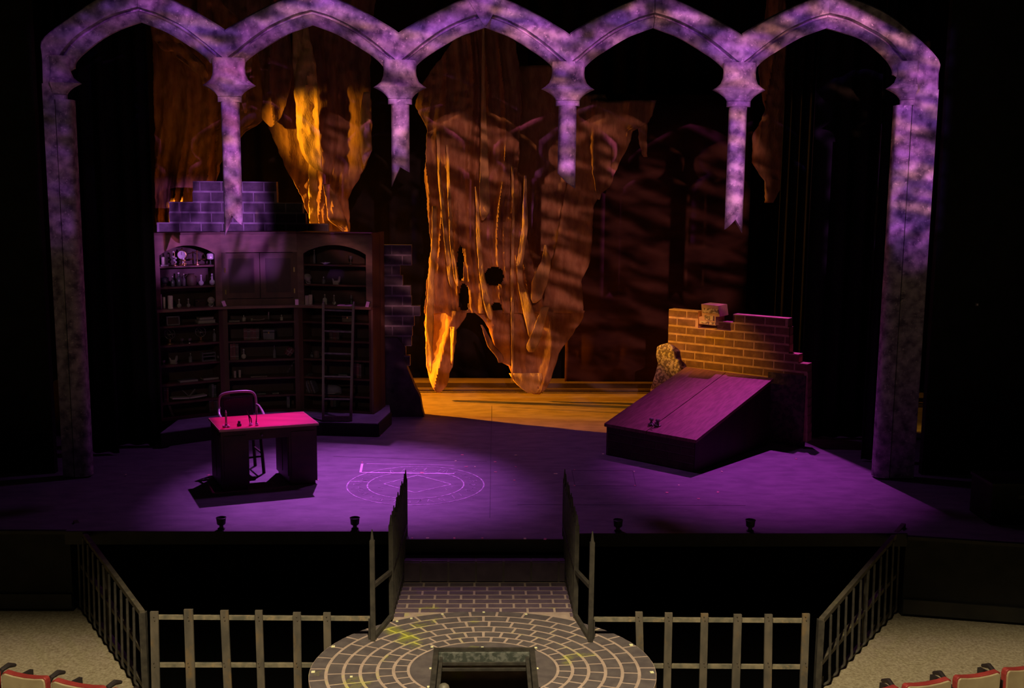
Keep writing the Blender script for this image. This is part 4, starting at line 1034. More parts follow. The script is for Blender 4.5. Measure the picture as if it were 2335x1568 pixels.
tiny('flask', 'dim round flask left of centre on the ledge, nearer the candles', 'flask', at_shelf(409, 0, S1, .08), flask(.12,.032,'label_dim'))
tiny('flask', 'dim round flask on the ledge, nearer the skull', 'flask', at_shelf(430, 0, S1, .08), flask(.12,.028,'label_dim'))
def box_(w, h, dp, m='dark_wood', rz=0):
    def f(root, p):
        MB().box(p+Vector((0,0,h*.35)), (w, dp, h*.7), rz).build('box_body', m, root, bevel=.004)
        MB().box(p+Vector((0,0,h*.87)), (w*1.04, dp*1.04, h*.22), rz).build('box_lid', m, root, bevel=.006)
        MB().box(p+Vector((0,-dp*.53,h*.7)), (.02, .01, .03), rz).build('clasp', 'brass', root)
    return f
tiny('wooden_box', 'dark box on the ledge between flask and skull', 'box', at_shelf(455, 0, S1), box_(.15,.11,.1,'darker_wood',ANG[0]))
tiny('skull', 'bone skull facing out at the end of the ledge, above the desk chair side', 'skull', at_shelf(482, 0, S1, .09), skull(.068, .1))
# upper bay with the ladder
tiny('bottle', 'tall grey bottle on the top shelf above the ladder bay skull', 'bottle', at_shelf(717, 2, S3), bottle(.20,.022,'leather_grey'))
def dish(root, p):
    MB().lathe([(.03,0),(.035,.008),(.075,.022),(.078,.026),(.06,.02),(.0,.014)], p, 20).build('dish_bowl', 'glass_pale', root, smooth=True)
    MB().lathe([(.018,.014),(.02,.03),(.0,.036)], p, 10).build('dish_pearl', 'glass_pale', root, smooth=True)
tiny('dish', 'shallow pale dish catching a bright glint on the top shelf', 'dish', at_shelf(742, 2, S3, .08), dish)
tiny('goblet', 'dim metal goblet near the end of the top shelf, ladder bay', 'goblet', at_shelf(800, 2, S3), lambda root, p: (MB().lathe([(.03,0),(.008,.02),(.008,.07),(.03,.09),(.036,.13),(.03,.128)], p, 12).build('cup', 'tarnished_metal', root, smooth=True), MB().lathe([(.036,0),(.034,.01)], p, 12).build('foot', 'tarnished_metal', root)))
tiny('skull', 'large dim skull turned sideways on the middle upper shelf, ladder bay', 'skull', at_shelf(701, 2, S2, .10), skull(.075, .7, 'bone_dim'))
def figurine(root, p):
    MB().box(p+Vector((0,0,.01)), (.09,.05,.02), ANG[2]).build('plinth', 'bone_dim', root)
    MB().tube(smoothpath([p+Vector((-.035,0,.02)), p+Vector((-.045,0,.06)), p+Vector((-.06,0,.09))], 3), [.016,.016,.014,.012,.011,.009,.005], 8).build('tail', 'bone_dim', root, smooth=True)
    MB().tube(smoothpath([p+Vector((-.04,0,.035)), p+Vector((0,0,.035)), p+Vector((.035,0,.045)), p+Vector((.045,0,.09)), p+Vector((.05,0,.12))], 2), [.02,.022,.022,.022,.022,.02,.018,.018,.012], 8).build('body', 'bone_dim', root, smooth=True)
tiny('figurine', 'small pale animal figurine on the middle upper shelf, ladder bay', 'figurine', at_shelf(767, 2, S2, .10), figurine)
tiny('bottle', 'small pointed bottle between the sideways skull and the figurine', 'bottle', at_shelf(738, 2, S2), bottle(.10,.026,'leather_grey'))
for px, h, bk_, lab in ((690,.17,.06,'dim pillar candle standing tallest of the trio on the ledge, ladder bay'), (700,.14,.02,'dim pillar candle standing in front, middle of the trio'), (708.5,.15,.05,'dim pillar candle nearest the ladder in the trio')):
    tiny('candle', lab, 'candle', at_shelf(px, 2, S1, bk_), candle(h, .030, 'wax_dim'))
tiny('bottle', 'round stoppered bottle on the ledge behind the ladder hook', 'bottle', at_shelf(741, 2, S1, .1), bottle(.15,.032,'label_dim'))
tiny('flask', 'small yellowish flask on the ledge, above the pink open book', 'flask', at_shelf(762, 2, S1, .12), flask(.14,.028,'label_dim'))
tiny('hourglass', 'slim hourglass on the ledge past the pink open book', 'hourglass', at_shelf(801, 2, S1, .14), lambda root, p: (MB().lathe([(.03,0),(.03,.01)], p, 10).build('hourglass_base', 'dark_wood', root), MB().lathe([(.022,.01),(.024,.05),(.004,.08),(.024,.11),(.022,.15)], p, 12).build('glass_bulb', 'glass_dark', root, smooth=True), MB().lathe([(.03,.15),(.03,.16)], p, 10).build('hourglass_top', 'dark_wood', root)))
def openbook(root, p):
    rz = ANG[2]
    for s_ in (-1, 1):
        mt = Matrix.Translation(p+Vector((0,0,.012))) @ Matrix.Rotation(rz, 4, 'Z') @ Matrix.Translation((s_*.052,0,0))
        MB().boxm(mt, .10, .12, .016).build('page_block', 'pink_card', root)
    MB().boxm(Matrix.Translation(p+Vector((0,0,.003))) @ Matrix.Rotation(rz, 4, 'Z'), .215, .13, .006).build('cover', 'leather_brown', root)
    MB().bar(p+Vector((.0,-.04,.025)), p+Vector((.09,-.01,.028)), .012, .006).build('bookmark', 'seat_black', root)
tiny('open_book', 'open book with pink pages lying on the ledge beside the ladder', 'book', at_shelf(787, 2, S1, -.03), openbook, 'books in the bookcase')
for px, bay, lab in ((511,0,'small pink card leaning on the ledge by the first black stile'), (677,1,'small pink card leaning on the ledge where doors end'), (838,2,'small pink card leaning at the far end of the ledge')):
    def f(root, p, bay=bay, px=px):
        rz = ANG[bay]; mt = Matrix.Translation(p+Vector((0,0,.04))) @ Matrix.Rotation(rz, 4, 'Z') @ Matrix.Rotation(R({511:-14,677:2,838:10}[px]), 4, 'Y') @ Matrix.Rotation(R(-18), 4, 'X')
        MB().boxm(mt, .05, .006, .082).build('card', 'pink_card', root)
        MB().boxm(mt @ Matrix.Translation((0,.02,.045)), .05, .03, .02).build('card_clip', 'tarnished_metal', root)
    tiny('leaning_card', lab, 'card', at_shelf(px, bay, S1, -.06), f, 'pink cards along the ledge')

# lower shelves, bay beside the leg
def pframe(w, h, tilt=0):
    def f(root, p, rz=None):
        mt = Matrix.Translation(p+Vector((0,0,h/2+.003))) @ Matrix.Rotation(ANG[0], 4, 'Z') @ Matrix.Rotation(R(-8), 4, 'X')
        t = .016
        MB().boxm(mt @ Matrix.Translation((0,0,h/2-t/2)), w, .02, t).boxm(mt @ Matrix.Translation((0,0,-h/2+t/2)), w, .02, t).boxm(mt @ Matrix.Translation((w/2-t/2,0,0)), t, .02, h).boxm(mt @ Matrix.Translation((-w/2+t/2,0,0)), t, .02, h).build('picture_frame', 'leather_grey', root)
        MB().boxm(mt @ Matrix.Translation((0,.004,0)), w-t, .006, h-t).build('picture_backing', 'darker_wood', root)
    return f
tiny('framed_picture', 'small empty-looking grey frame on the shelf just under the ledge', 'frame', at_shelf(395, 0, 1.58, .08), pframe(.19,.13))
flatbook(468, 0, 1.58, .26, .05, .16, 3, 'under a stack')
flatbook(468, 0, 1.58, .22, .04, .15, 1, 'topmost of two', .051)
def armillary(root, p):
    MB().lathe([(.05,0),(.05,.012),(.012,.03),(.012,.06),(.02,.075)], p, 12).build('armillary_foot', 'brass', root, smooth=True)
    c = p+Vector((0,0,.15))
    for k in range(3):
        ax = [Matrix.Rotation(0,3,'X'), Matrix.Rotation(R(90),3,'X'), Matrix.Rotation(R(60),3,'Y')][k]
        MB().tube([c+ax @ Vector((.075*math.cos(a_*math.pi/9), .075*math.sin(a_*math.pi/9), 0)) for a_ in range(18)], .004, 6, closed=True).build('armillary_ring', 'tarnished_metal', root, smooth=True)
    MB().lathe([(.022*math.sin(t*math.pi/8)+.0005, -.022*math.cos(t*math.pi/8)) for t in range(9)], c, 12).build('armillary_ball', 'chrome', root, smooth=True)
tiny('armillary_sphere', 'small metal armillary sphere nearer the black leg, fifth shelf up', 'ornament', at_shelf(388, 0, 1.30), armillary)
tiny('armillary_sphere', 'small metal armillary sphere nearer the black stile, fifth shelf up', 'ornament', at_shelf(458, 0, 1.30), armillary)
gob = lambda root, p: (MB().lathe([(.025,0),(.006,.01),(.006,.03),(.028,.045),(.032,.075),(.028,.072)], p, 12).build('cup', 'tarnished_metal', root, smooth=True), MB().lathe([(.028,0),(.026,.008)], p, 12).build('foot', 'tarnished_metal', root))
tiny('goblet', 'low goblet between the two armillary spheres, shorter one', 'goblet', at_shelf(415, 0, 1.30), gob)
tiny('goblet', 'low goblet between the two armillary spheres, nearer the stile', 'goblet', at_shelf(432, 0, 1.30, .10), gob)
tiny('bottle', 'dark tall bottle at the stile end of the fifth shelf up', 'bottle', at_shelf(489, 0, 1.30), bottle(.17,.026,'leather_grey'))
tiny('goblet', 'small metal cup at the black leg end of the fourth shelf up', 'goblet', at_shelf(373, 0, 1.01, .08), gob)
tiny('figurine', 'small grey figurine on the fourth shelf up beside the metal cup', 'figurine', at_shelf(396, 0, 1.01), figurine)
tiny('bottle', 'grey bottle mid-way along the fourth shelf up', 'bottle', at_shelf(435, 0, 1.01), bottle(.13,.028,'leather_grey'))
def caddy(root, p):
    for z in (.01,.07,.12): MB().box(p+Vector((0,0,z)), (.20,.10,.012), ANG[0]).build('rack_tier', 'leather_grey', root)
    for s_ in (-1,1): MB().box(p+Vector((s_*.095*math.cos(ANG[0]),s_*.095*math.sin(ANG[0]),.07)), (.012,.10,.14), ANG[0]).build('rack_side', 'leather_grey', root)
tiny('letter_rack', 'three-tier grey letter rack on the fourth shelf up', 'rack', at_shelf(475, 0, 1.01), caddy)
tiny('goblet', 'tiny cup squeezed beside the letter rack', 'goblet', at_shelf(499, 0, 1.01, .08), gob)
flatbook(478, 0, .73, .24, .035, .16, 1, 'at the stile end')
flatbook(428, 0, .73, .27, .03, .15, 3, 'in the middle')
books(371, 0, .46, [(.035,.22,1,0),(.03,.21,0,0)], 'upright by the leg')
def openbook2(root, p):
    rz = ANG[0]
    for s_ in (-1, 1):
        mt = Matrix.Translation(p+Vector((0,0,.03))) @ Matrix.Rotation(rz, 4, 'Z') @ Matrix.Translation((s_*.13,0,.01)) @ Matrix.Rotation(s_*R(-4), 4, 'Y')
        MB().boxm(mt, .25, .14, .02).build('page_block', 'paper_dim', root)
        mt = Matrix.Translation(p+Vector((0,.03,.045))) @ Matrix.Rotation(rz, 4, 'Z') @ Matrix.Translation((s_*.05,0,.05)) @ Matrix.Rotation(s_*R(42), 4, 'Y')
        MB().boxm(mt, .012, .03, .13).build('stand_arm', 'leather_grey', root)
tiny('open_book', 'large dim open book on a crossed stand, second shelf up', 'book', at_shelf(430, 0, .46, .12), openbook2, 'books in the bookcase')
books(480, 0, .46, [(.03,.20,3,0),(.03,.18,2,0)], 'upright by the stile')
book(392, 0, .235, .03, .20, 1, R(-18), 'leaning')
books(474, 0, .235, [(.03,.21,1,0),(.035,.22,0,0),(.03,.20,1,0),(.025,.19,3,0)], 'upright')
# middle bay
flatbook(534, 1, 1.58, .16, .022, .14, 3, 'by the first stile')
tiny('ink_bottle', 'small pale-topped ink bottle under the ledge, middle bay', 'bottle', at_shelf(556, 1, 1.58), bottle(.09,.030,'label_dim'))
def balance(root, p):
    MB().tube([p+Vector((-.06,0,.01)), p+Vector((-.05,0,.02)), p+Vector((.03,0,.018)), p+Vector((.12,0,.035))], .007, 6).build('pipe_stem', 'bone_dim', root, smooth=True)
    MB().lathe([(.015,0),(.02,.02),(.018,.04),(.012,.038)], p+Vector((-.07,0,.0)), 10).build('pipe_bowl', 'bone_dim', root, smooth=True)
tiny('smoking_pipe', 'long pale pipe lying under the ledge, middle bay', 'pipe', at_shelf(585, 1, 1.58, .10), balance)
cs = lambda root, p: (MB().lathe([(.03,0),(.03,.008),(.008,.02),(.012,.05),(.006,.07),(.014,.09)], p, 12).build('candlestick_stem', 'tarnished_metal', root, smooth=True), MB().lathe([(.009,.09),(.009,.13)], p, 8).build('candle_stub', 'wax_dim', root))
tiny('candlestick', 'thin metal candlestick under the ledge, middle bay', 'candlestick', at_shelf(613, 1, 1.58), cs)
tiny('ink_bottle', 'tilted pale bottle under the ledge, by the second stile', 'bottle', at_shelf(642, 1, 1.58), bottle(.08,.022,'label_dim'))
books(556, 1, 1.30, [(.05,.17,0,0),(.04,.16,1,0),(.045,.17,0,0),(.04,.16,0,0),(.04,.165,1,0)], 'upright')
tiny('wooden_box', 'domed dark chest on the fifth shelf up, middle bay', 'box', at_shelf(615, 1, 1.30), box_(.17,.15,.12,'leather_grey',0))
books(525, 1, 1.01, [(.04,.24,0,0),(.04,.25,0,0),(.04,.24,1,0)], 'upright')
tiny('flask', 'round pale flask beside tall red books, middle bay', 'flask', at_shelf(556, 1, 1.01), flask(.14,.036,'label_dim'))
tiny('bottle', 'faint grey bottle, fourth shelf up of the middle bay', 'bottle', at_shelf(626, 1, 1.01), bottle(.18,.024,'leather_grey'))
def cube_(root, p):
    mt = Matrix.Translation(p+Vector((0,0,.095))) @ Matrix.Rotation(R(35), 4, 'Y') @ Matrix.Rotation(R(25), 4, 'Z')
    MB().boxm(mt, .10, .08, .12).build('parcel_body', 'leather_red', root)
    MB().boxm(mt, .104, .084, .015).boxm(mt, .015, .084, .124).build('parcel_cord', 'bone_dim', root)
tiny('parcel', 'reddish tilted parcel tied with cord, fourth shelf up', 'parcel', at_shelf(660, 1, 1.01), cube_)
tiny('candle', 'short pale candle stub nearer the first stile, third shelf up', 'candle', at_shelf(536, 1, .73), candle(.10,.018,'wax_dim'))
tiny('candle', 'short pale candle stub beside its twin, third shelf up', 'candle', at_shelf(547, 1, .73), candle(.11,.018,'wax_dim'))
def chain(root, p):
    for k in range(4):
        c = p+Vector((.03*k-.05, 0, .06+.045*k))
        MB().lathe([(0.001,-.015),(.014,-.006),(.014,.006),(0.001,.015)], c, 8).build('bead', 'tarnished_metal', root, smooth=True)
    MB().tube([p+Vector((-.05,0,.0)), p+Vector((-.05,0,.06)), p+Vector((.04,0,.195))], .005, 6).build('rod', 'tarnished_metal', root)
tiny('beaded_rod', 'leaning rod with metal beads at the end of the third shelf up', 'ornament', at_shelf(664, 1, .73), chain)
flatbook(590, 1, .73, .25, .02, .14, 1, 'low in the middle')
flatbook(594, 1, .46, .16, .02, .12, 2, 'behind the chair')
flatbook(628, 1, .46, .10, .02, .12, 2, 'beside another')
book(657, 1, .235, .045, .21, 3, 0, 'standing alone')
# ladder bay
tiny('mug', 'dim brown mug on the fourth shelf up, ladder bay', 'mug', at_shelf(722, 2, 1.01), lambda root, p: (MB().lathe([(.04,0),(.042,.10),(.036,.10),(.034,.012)], p, 14).build('mug_body', 'leather_brown', root, smooth=True), MB().tube([p+Vector((.038,0,.08)), p+Vector((.07,0,.07)), p+Vector((.07,0,.03)), p+Vector((.038,0,.02))], .006, 6).build('mug_handle', 'leather_brown', root, smooth=True)))
tiny('ink_bottle', 'little grey bottle beside the brown mug', 'bottle', at_shelf(711, 2, 1.01), bottle(.07,.024,'leather_grey'))
flatbook(703, 2, .73, .10, .015, .12, 3, 'near the second stile')
flatbook(775, 2, .73, .24, .025, .15, 2, 'behind the ladder')
flatbook(785, 2, .73, .15, .02, .14, 2, 'on top of another', .026)
books(810, 2, .73, [(.045,.22,0,0),(.035,.22,0,0),(.03,.21,1,0)], 'upright')
for k in range(5):
    book(698+6*k, 2, .46, .028, .20, 1 if k % 2 else 3, R(-20), f'{["first","second","third","fourth","fifth"][k]} of five leaning')
def helmet(root, p):
    MB().lathe([(.13,0),(.14,.05),(.12,.10),(.07,.145),(.0,.16)], p, 16, ex=1.15, ey=.7).build('helmet_dome', 'leather_grey', root, smooth=True)
    MB().tube([p+Vector((-.13,-.06,.03)), p+Vector((-.05,-.11,.02)), p+Vector((.05,-.11,.02)), p+Vector((.13,-.06,.03))], .010, 6).build('helmet_rim', 'tarnished_metal', root, smooth=True)
    MB().lathe([(.001,-.025),(.025,0),(.001,.025)], p+Vector((-.12,-.06,.10)), 8).build('helmet_boss', 'chrome', root, smooth=True)
tiny('helmet', 'rounded grey helmet behind the ladder, second shelf up', 'helmet', at_shelf(757, 2, .46), helmet)
tiny('wooden_box', 'dark small chest high behind the ladder under the ledge', 'box', at_shelf(793, 2, 1.58), box_(.16,.09,.1,'leather_brown',0))
books(755, 2, 1.30, [(.05,.15,1,0),(.05,.15,0,0),(.04,.14,1,0)], 'upright behind the ladder')
books(758, 2, .235, [(.04,.18,1,0),(.04,.19,2,0)], 'upright')
# ================================================================ DESK
ZD = .76
DFL, DFR, DBL = atZ(500, 980, ZD), atZ(727, 964, ZD), atZ(475, 952, ZD)
du = (DFR-DFL); DL = du.length; du.normalize(); dw = (DBL-DFL); DW = dw.length; dw.normalize()
O0 = Vector((DFL.x, DFL.y, 0))
dk = thing('writing_desk', O0+du*DL/2+dw*DW/2, 'dark wooden kneehole desk with a glowing red top, mid-stage in front of the bookcase', 'desk')
D = lambda a, b, z: O0+du*a+dw*b+Vector((0,0,z))
def dbox(a0, a1, b0, b1, z0_, z1_, name, m, parent=dk, bevel=0):
    return MB().hexa([D(a0,b0,z0_), D(a1,b0,z0_), D(a1,b1,z0_), D(a0,b1,z0_)], [D(a0,b0,z1_), D(a1,b0,z1_), D(a1,b1,z1_), D(a0,b1,z1_)]).build(name, m, parent, bevel=bevel)
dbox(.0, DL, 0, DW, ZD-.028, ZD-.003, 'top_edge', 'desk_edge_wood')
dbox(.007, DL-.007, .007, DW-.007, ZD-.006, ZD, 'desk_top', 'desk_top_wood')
kx0, kx1 = .335, DL-.36
for a0, a1 in ((.02, kx0), (kx1, DL-.02)):
    p_ = dbox(a0, a1, .03, DW-.03, .045, ZD-.028, 'pedestal', 'desk_wood')
    dbox(a0+.02, a1-.02, .05, DW-.05, 0, .045, 'plinth', 'desk_wood', p_)
    for k in range(2):       # recessed side panels read as raised frames
        b0 = .06+k*.29
        for a_ in (a0, a1):
            s_ = -1 if a_ == a0 else 1
            dbox(a_-(.008 if s_ < 0 else 0), a_+(.008 if s_ > 0 else 0), b0, b0+.25, .12, ZD-.10, 'side_panel', 'desk_wood', p_)
    dbox(a0+.03, a1-.03, .02, .03, .10, ZD-.09, 'front_panel', 'desk_wood', p_)
dbox(kx0, kx1, .03, .06, ZD-.15, ZD-.028, 'apron', 'desk_wood')
dbox(kx0+.02, kx1-.02, DW-.06, DW-.03, ZD-.11, ZD-.028, 'drawer_front', 'desk_wood')
MB().lathe([(.012,-.0),(.008,.012),(.016,.02),(.0,.03)], D(kx0+.16, .03, ZD-.10), 10, mtx=Matrix.Rotation(R(90),3,'X')).build('knob', 'tarnished_metal', dk, smooth=True)
# things on the desk
def on_desk(px, py): 
    p = atZ(px, py, ZD); p.z = ZD; return p
G_D = 'props on the desk'
def cstick(root, p):
    MB().lathe([(.045,0),(.046,.008),(.02,.016),(.012,.03),(.016,.045),(.01,.05)], p, 14).build('stick_base', 'tarnished_metal', root, smooth=True)
    MB().lathe([(.012,.05),(.012,.175),(.004,.18)], p, 10).build('taper', 'wax_dim', root, smooth=True)
    MB().lathe([(.001,.178),(.007,.186),(.005,.196),(.001,.204)], p, 8).build('candle_tip', 'wax', root, smooth=True)
    for dx in (-.025, .03): MB().lathe([(.010,.010),(.016,.02),(.010,.032),(.001,.036)], p+Vector((dx,-.03,0)), 10).build('wax_drip', 'wax', root, smooth=True)
tiny('candlestick', 'low candlestick with a thin taper at the near corner of the desk', 'candlestick', on_desk(516, 973), cstick, G_D)
def idol(root, p):
    MB().lathe([(.024,0),(.028,.01),(.024,.03),(.012,.038)], p, 12).build('stamp_base', 'seat_black', root, smooth=True)
    MB().lathe([(.012,.036),(.018,.048),(.012,.062),(.001,.068)], p, 12).build('stamp_knob', 'seat_black', root, smooth=True)
tiny('inkwell', 'small black inkwell with a round stopper on the red desk top', 'inkwell', on_desk(545.5, 971), idol, G_D)
def pens(root, p):
    MB().lathe([(.02,0),(.024,.012),(.016,.03),(.012,.034)], p, 12).build('pen_pot', 'glass_pale', root, smooth=True)
    for a_, b_ in (((-.01,0,.02),(-.055,.02,.19)), ((.012,0,.02),(-.035,.02,.15))):
        MB().tube([p+Vector(a_), p+(Vector(a_)+Vector(b_))/2+Vector((.012,0,0)), p+Vector(b_)], [.004,.008,.003], 6).build('quill', 'seat_black', root, smooth=True)
tiny('quill_pot', 'glass pot holding two dark quills, nearer the inkwell', 'pot', on_desk(572, 970), pens, G_D)
def pen1(root, p):
    MB().lathe([(.02,0),(.022,.014),(.012,.028),(.016,.034)], p, 12).build('pen_pot', 'glass_pale', root, smooth=True)
    MB().tube([p+Vector((-.01,0,.02)), p+Vector((-.006,.01,.09)), p+Vector((-.004,.02,.18))], [.009,.005,.003], 6).build('quill', 'seat_black', root, smooth=True)
tiny('quill_pot', 'glass pot holding a single upright quill, farther from the inkwell', 'pot', on_desk(586, 970), pen1, G_D)

# ================================================================ CHAIR
cxy = atZ(560, 1062, 0)
cp = D(.455, DW+.03, 0); cr = math.atan2(du.y, du.x)+R(8)
chn = thing('desk_chair', cp, 'armchair with a dark studded back and bright curved frame pushed up behind the desk', 'chair')
cm = Matrix.Translation(cp) @ Matrix.Rotation(cr, 4, 'Z')
cpts = lambda L: [cm @ Vector(p) for p in L]
# origin near the front edge of the seat; +y is away from the desk towards the back
sh = -.0
MB().boxm(cm @ Matrix.Translation((sh-.02,.02+.10,.47)), .42, .42, .05).build('seat', 'chair_leather', chn, bevel=.015)
yb = .34
fr = smoothpath(cpts([(sh-.22,yb,.50),(sh-.235,yb+.03,.73),(sh-.235,yb+.05,.88),(sh-.20,yb+.06,.955),(sh-.10,yb+.06,.98),(sh+.10,yb+.06,.98),(sh+.20,yb+.06,.955),(sh+.235,yb+.05,.88),(sh+.235,yb+.03,.73),(sh+.22,yb,.50)]), 5)
MB().tube(fr, .017, 10).build('back_frame', 'chair_wood', chn, smooth=True)
bp = MB().boxm(cm @ Matrix.Translation((sh,yb+.035,.72)) @ Matrix.Rotation(R(-4),4,'X'), .40, .045, .42).build('backrest', 'chair_leather', chn, bevel=.02)
for k in range(17):
    t = -1+2*k/16; q = cm @ Vector((sh+t*.175, yb+.016, .905-.018*t*t))
    MB().lathe([(.006,-.003),(.004,.003),(.0,.005)], q, 6, mtx=Matrix.Rotation(R(90),3,'X')).build('stud', 'chrome', bp)
for s_ in (-1, 1):
    arm = MB().tube(smoothpath(cpts([(sh+s_*.23,yb+.02,.80),(sh+s_*.25,yb-.02,.795),(sh+s_*.27,yb-.10,.745),(sh+s_*.265,yb-.22,.70),(sh+s_*.25,yb-.27,.66),(sh+s_*.22,yb-.26,.50)]), 4), .017, 8).build('arm', 'chair_wood', chn, smooth=True)
    for yy in (-.07, .30):
        MB().bar(cm @ Vector((sh+s_*.17,.02+yy,.45)), cm @ Vector((sh+s_*.195,.02+yy+(.02 if yy > 0 else -.01),0)), .035).build('leg', 'darker_wood', chn)
    MB().bar(cm @ Vector((sh+s_*.18,-.05,.26)), cm @ Vector((sh+s_*.18,.33,.26)), .02).build('stretcher', 'darker_wood', chn)
MB().bar(cm @ Vector((sh-.18,-.05,.22)), cm @ Vector((sh+.18,-.05,.22)), .02).build('stretcher', 'darker_wood', chn)

# ================================================================ FOOTLIGHTS
def footlight(px, py, label):
    p = atZ(px, py, 0); p.y = max(p.y, (Yl if px < 1100 else Yr)+.06); 
    r_ = thing('footlight', p, label, 'lamp', 'footlights along the stage lip')
    MB().lathe([(.035,0),(.04,.01),(.022,.02),(.022,.06)], p, 12).build('lamp_base', 'seat_black', r_, smooth=True)
    MB().lathe([(.036,.05),(.045,.06),(.05,.12),(.056,.125),(.05,.128),(.03,.10)], p, 16).build('lamp_housing', 'seat_black', r_, smooth=True)
    MB().lathe([(.042,.108),(.020,.114),(0,.115)], p, 12).build('lens', 'lens_glass', r_, smooth=True)
for px, py, l in ((504,1207,'small black footlight on the stage lip below the desk'), (809,1207,'small black footlight on the stage lip between desk and gate'), (1409,1211,'small black footlight on the stage lip nearest the gate, hatch side'), (1712,1213,'small black footlight on the stage lip farthest along, past the cellar hatch')):
    footlight(px, py, l)

# ================================================================ STONE RAMP
Zt, Zd = -.17, -.38
yc = Yc
xa, xb = xl-.02, xr+.02
TC = atZ(1102, 1523, Zd); cxT, cyT = TC.x, TC.y; RA, RB = 1.435, 1.20
rp = thing('brick_ramp', (0.0, yc-.6, Zd-.5), 'dark brick step and landing joining the stage lip to the round platform', 'steps')
yt = atZ(1105, 1281, Zt).y; yd = -1.14
MB().box(((xa+xb)/2, (yc+yt)/2, (Zt-1.8)/2-.0), (xb-xa, yc-yt-.03, Zt+1.8)).build('step_core', 'paver_mortar_dark', rp)
MB().box(((xa+xb)/2, (yt+yd-.4)/2, (Zd-.004-1.8)/2), (xb-xa, yt-yd+.4, Zd-.004+1.8)).build('landing_core', 'paver_mortar', rp)
# riser bricks
n_ = 7; wv_ = (xb-xa)/n_*1.15
a = xa-.08
while a < xb:
    a0, a1 = max(xa+.004, a+.01), min(xb-.004, a+wv_-.01); a += wv_
    if a1-a0 < .03: continue
    MB().box(((a0+a1)/2, yt+.004, (Zt+Zd)/2), (a1-a0, .012, Zt-Zd-.012)).build('brick', 'ramp_brick', rp)
    MB().box(((a0+a1)/2, (yt+yc)/2+.002, Zt+.001), (a1-a0, yc-yt-.03, .006)).build('brick', 'ramp_brick', rp)
nr = 6; dy = (yt-.02-yd)/nr
for j in range(nr+4):
    y1 = yt-.02-j*dy; y0 = y1-dy; bw = .255
    a = xa-.02-(bw/2 if j % 2 else 0)
    while a < xb:
        a0, a1 = max(xa+.004, a+.011), min(xb-.004, a+bw-.011); a += bw
        if a1-a0 < .03 or max(((x_-cxT)/RA)**2+((y0+.03-cyT)/RB)**2 < 1 for x_ in (a0, (a0+a1)/2, a1)): continue
        MB().box(((a0+a1)/2, (y0+y1)/2, Zd-.001), (a1-a0, dy-.03, .006)).build('brick', 'ramp_brick', rp)

# ================================================================ ROUND PLATFORM
tp = thing('round_platform', (cxT, cyT, Zd-.55), 'oval platform paved in dark stone rings with a square opening, in front of the gate', 'platform')
hx0, hx1 = atZ(988, 1490, Zd).x, atZ(1220, 1490, Zd).x; hy1 = atZ(1104, 1479, Zd).y; hy0 = cyT-.42
NS = 72
def ell(a, f): return Vector((cxT+RA*f*math.cos(a), cyT+RB*f*math.sin(a), 0))
def rectpt(a):
    c = Vector(((hx0+hx1)/2, (hy0+hy1)/2, 0)); dx, dy_ = math.cos(a), math.sin(a)
    # ray from platform centre to the rectangle
    tx = ((hx1 if dx > 0 else hx0)-cxT)/dx if abs(dx) > 1e-6 else 1e9
    ty = ((hy1 if dy_ > 0 else hy0)-cyT)/dy_ if abs(dy_) > 1e-6 else 1e9
    t = min(abs(tx), abs(ty)); return Vector((cxT+dx*t, cyT+dy_*t, 0))
angs = sorted(set([2*math.pi*k/NS for k in range(NS)] + [math.atan2(y-cyT, x-cxT) % (2*math.pi) for x in (hx0, hx1) for y in (hy0, hy1)]))
def annulus(mb, fo, fi, zt, zb_):
    n = len(angs); vs = []
    for a_ in angs:
        o = ell(a_, fo); i = fi(a_) if callable(fi) else ell(a_, fi)
        vs += [o+Vector((0,0,zt)), i+Vector((0,0,zt)), i+Vector((0,0,zb_)), o+Vector((0,0,zb_))]
    fs = []
    for k in range(n):
        a0, b0 = 4*k, 4*((k+1)%n)
        fs += [(a0,a0+1,b0+1,b0), (a0+1,a0+2,b0+2,b0+1), (a0+2,a0+3,b0+3,b0+2), (a0+3,a0,b0,b0+3)]
    mb.add(vs, fs); return mb
annulus(MB(), 1.0, rectpt, Zd-.002, Zd-.10).build('deck_slab', 'paver_mortar', tp)
annulus(MB(), .97, lambda a_: ell(a_, .9), Zd-.10, Zd-.52).build('drum', 'black_paint', tp)
annulus(MB(), .425, rectpt, Zd, Zd-.02).build('centre_plate', 'paver', tp)
fr_ = [1.0, .902, .805, .708, .611, .518, .432]
for j in range(6):
    f0, f1 = fr_[j], fr_[j+1]
    nb = [34, 34, 33, 32, 32, 32][j]
    for k in range(nb):
        a0 = 2*math.pi*(k+(.5 if j % 2 else 0))/nb; a1 = a0+2*math.pi/nb
        rm = (f0+f1)/2*(RA+RB)/2; ga = .011/rm; gr = .0085 if j else 0
        fo = f0-(0.003 if j == 0 else .0095); fi = f1+.0095
        st = 3; vs = []; zz = Zd + .001*noise.noise(Vector((a0*5, j, 2)))
        for z in (Zd-.012, zz):
            for (f, s_) in ((fo, 1), (fi, -1)):
                for q in range(st+1):
                    t = q/st if s_ > 0 else 1-q/st
                    p = ell(a0+ga+(a1-a0-2*ga)*t, f); vs.append(Vector((p.x, p.y, z)))
        m_ = 2*(st+1); fs = [tuple(range(m_, 2*m_)), ] + [(q, (q+1)%m_, (q+1)%m_+m_, q+m_) for q in range(m_)]
        MB().add(vs, fs).build('paver', 'paver', tp)
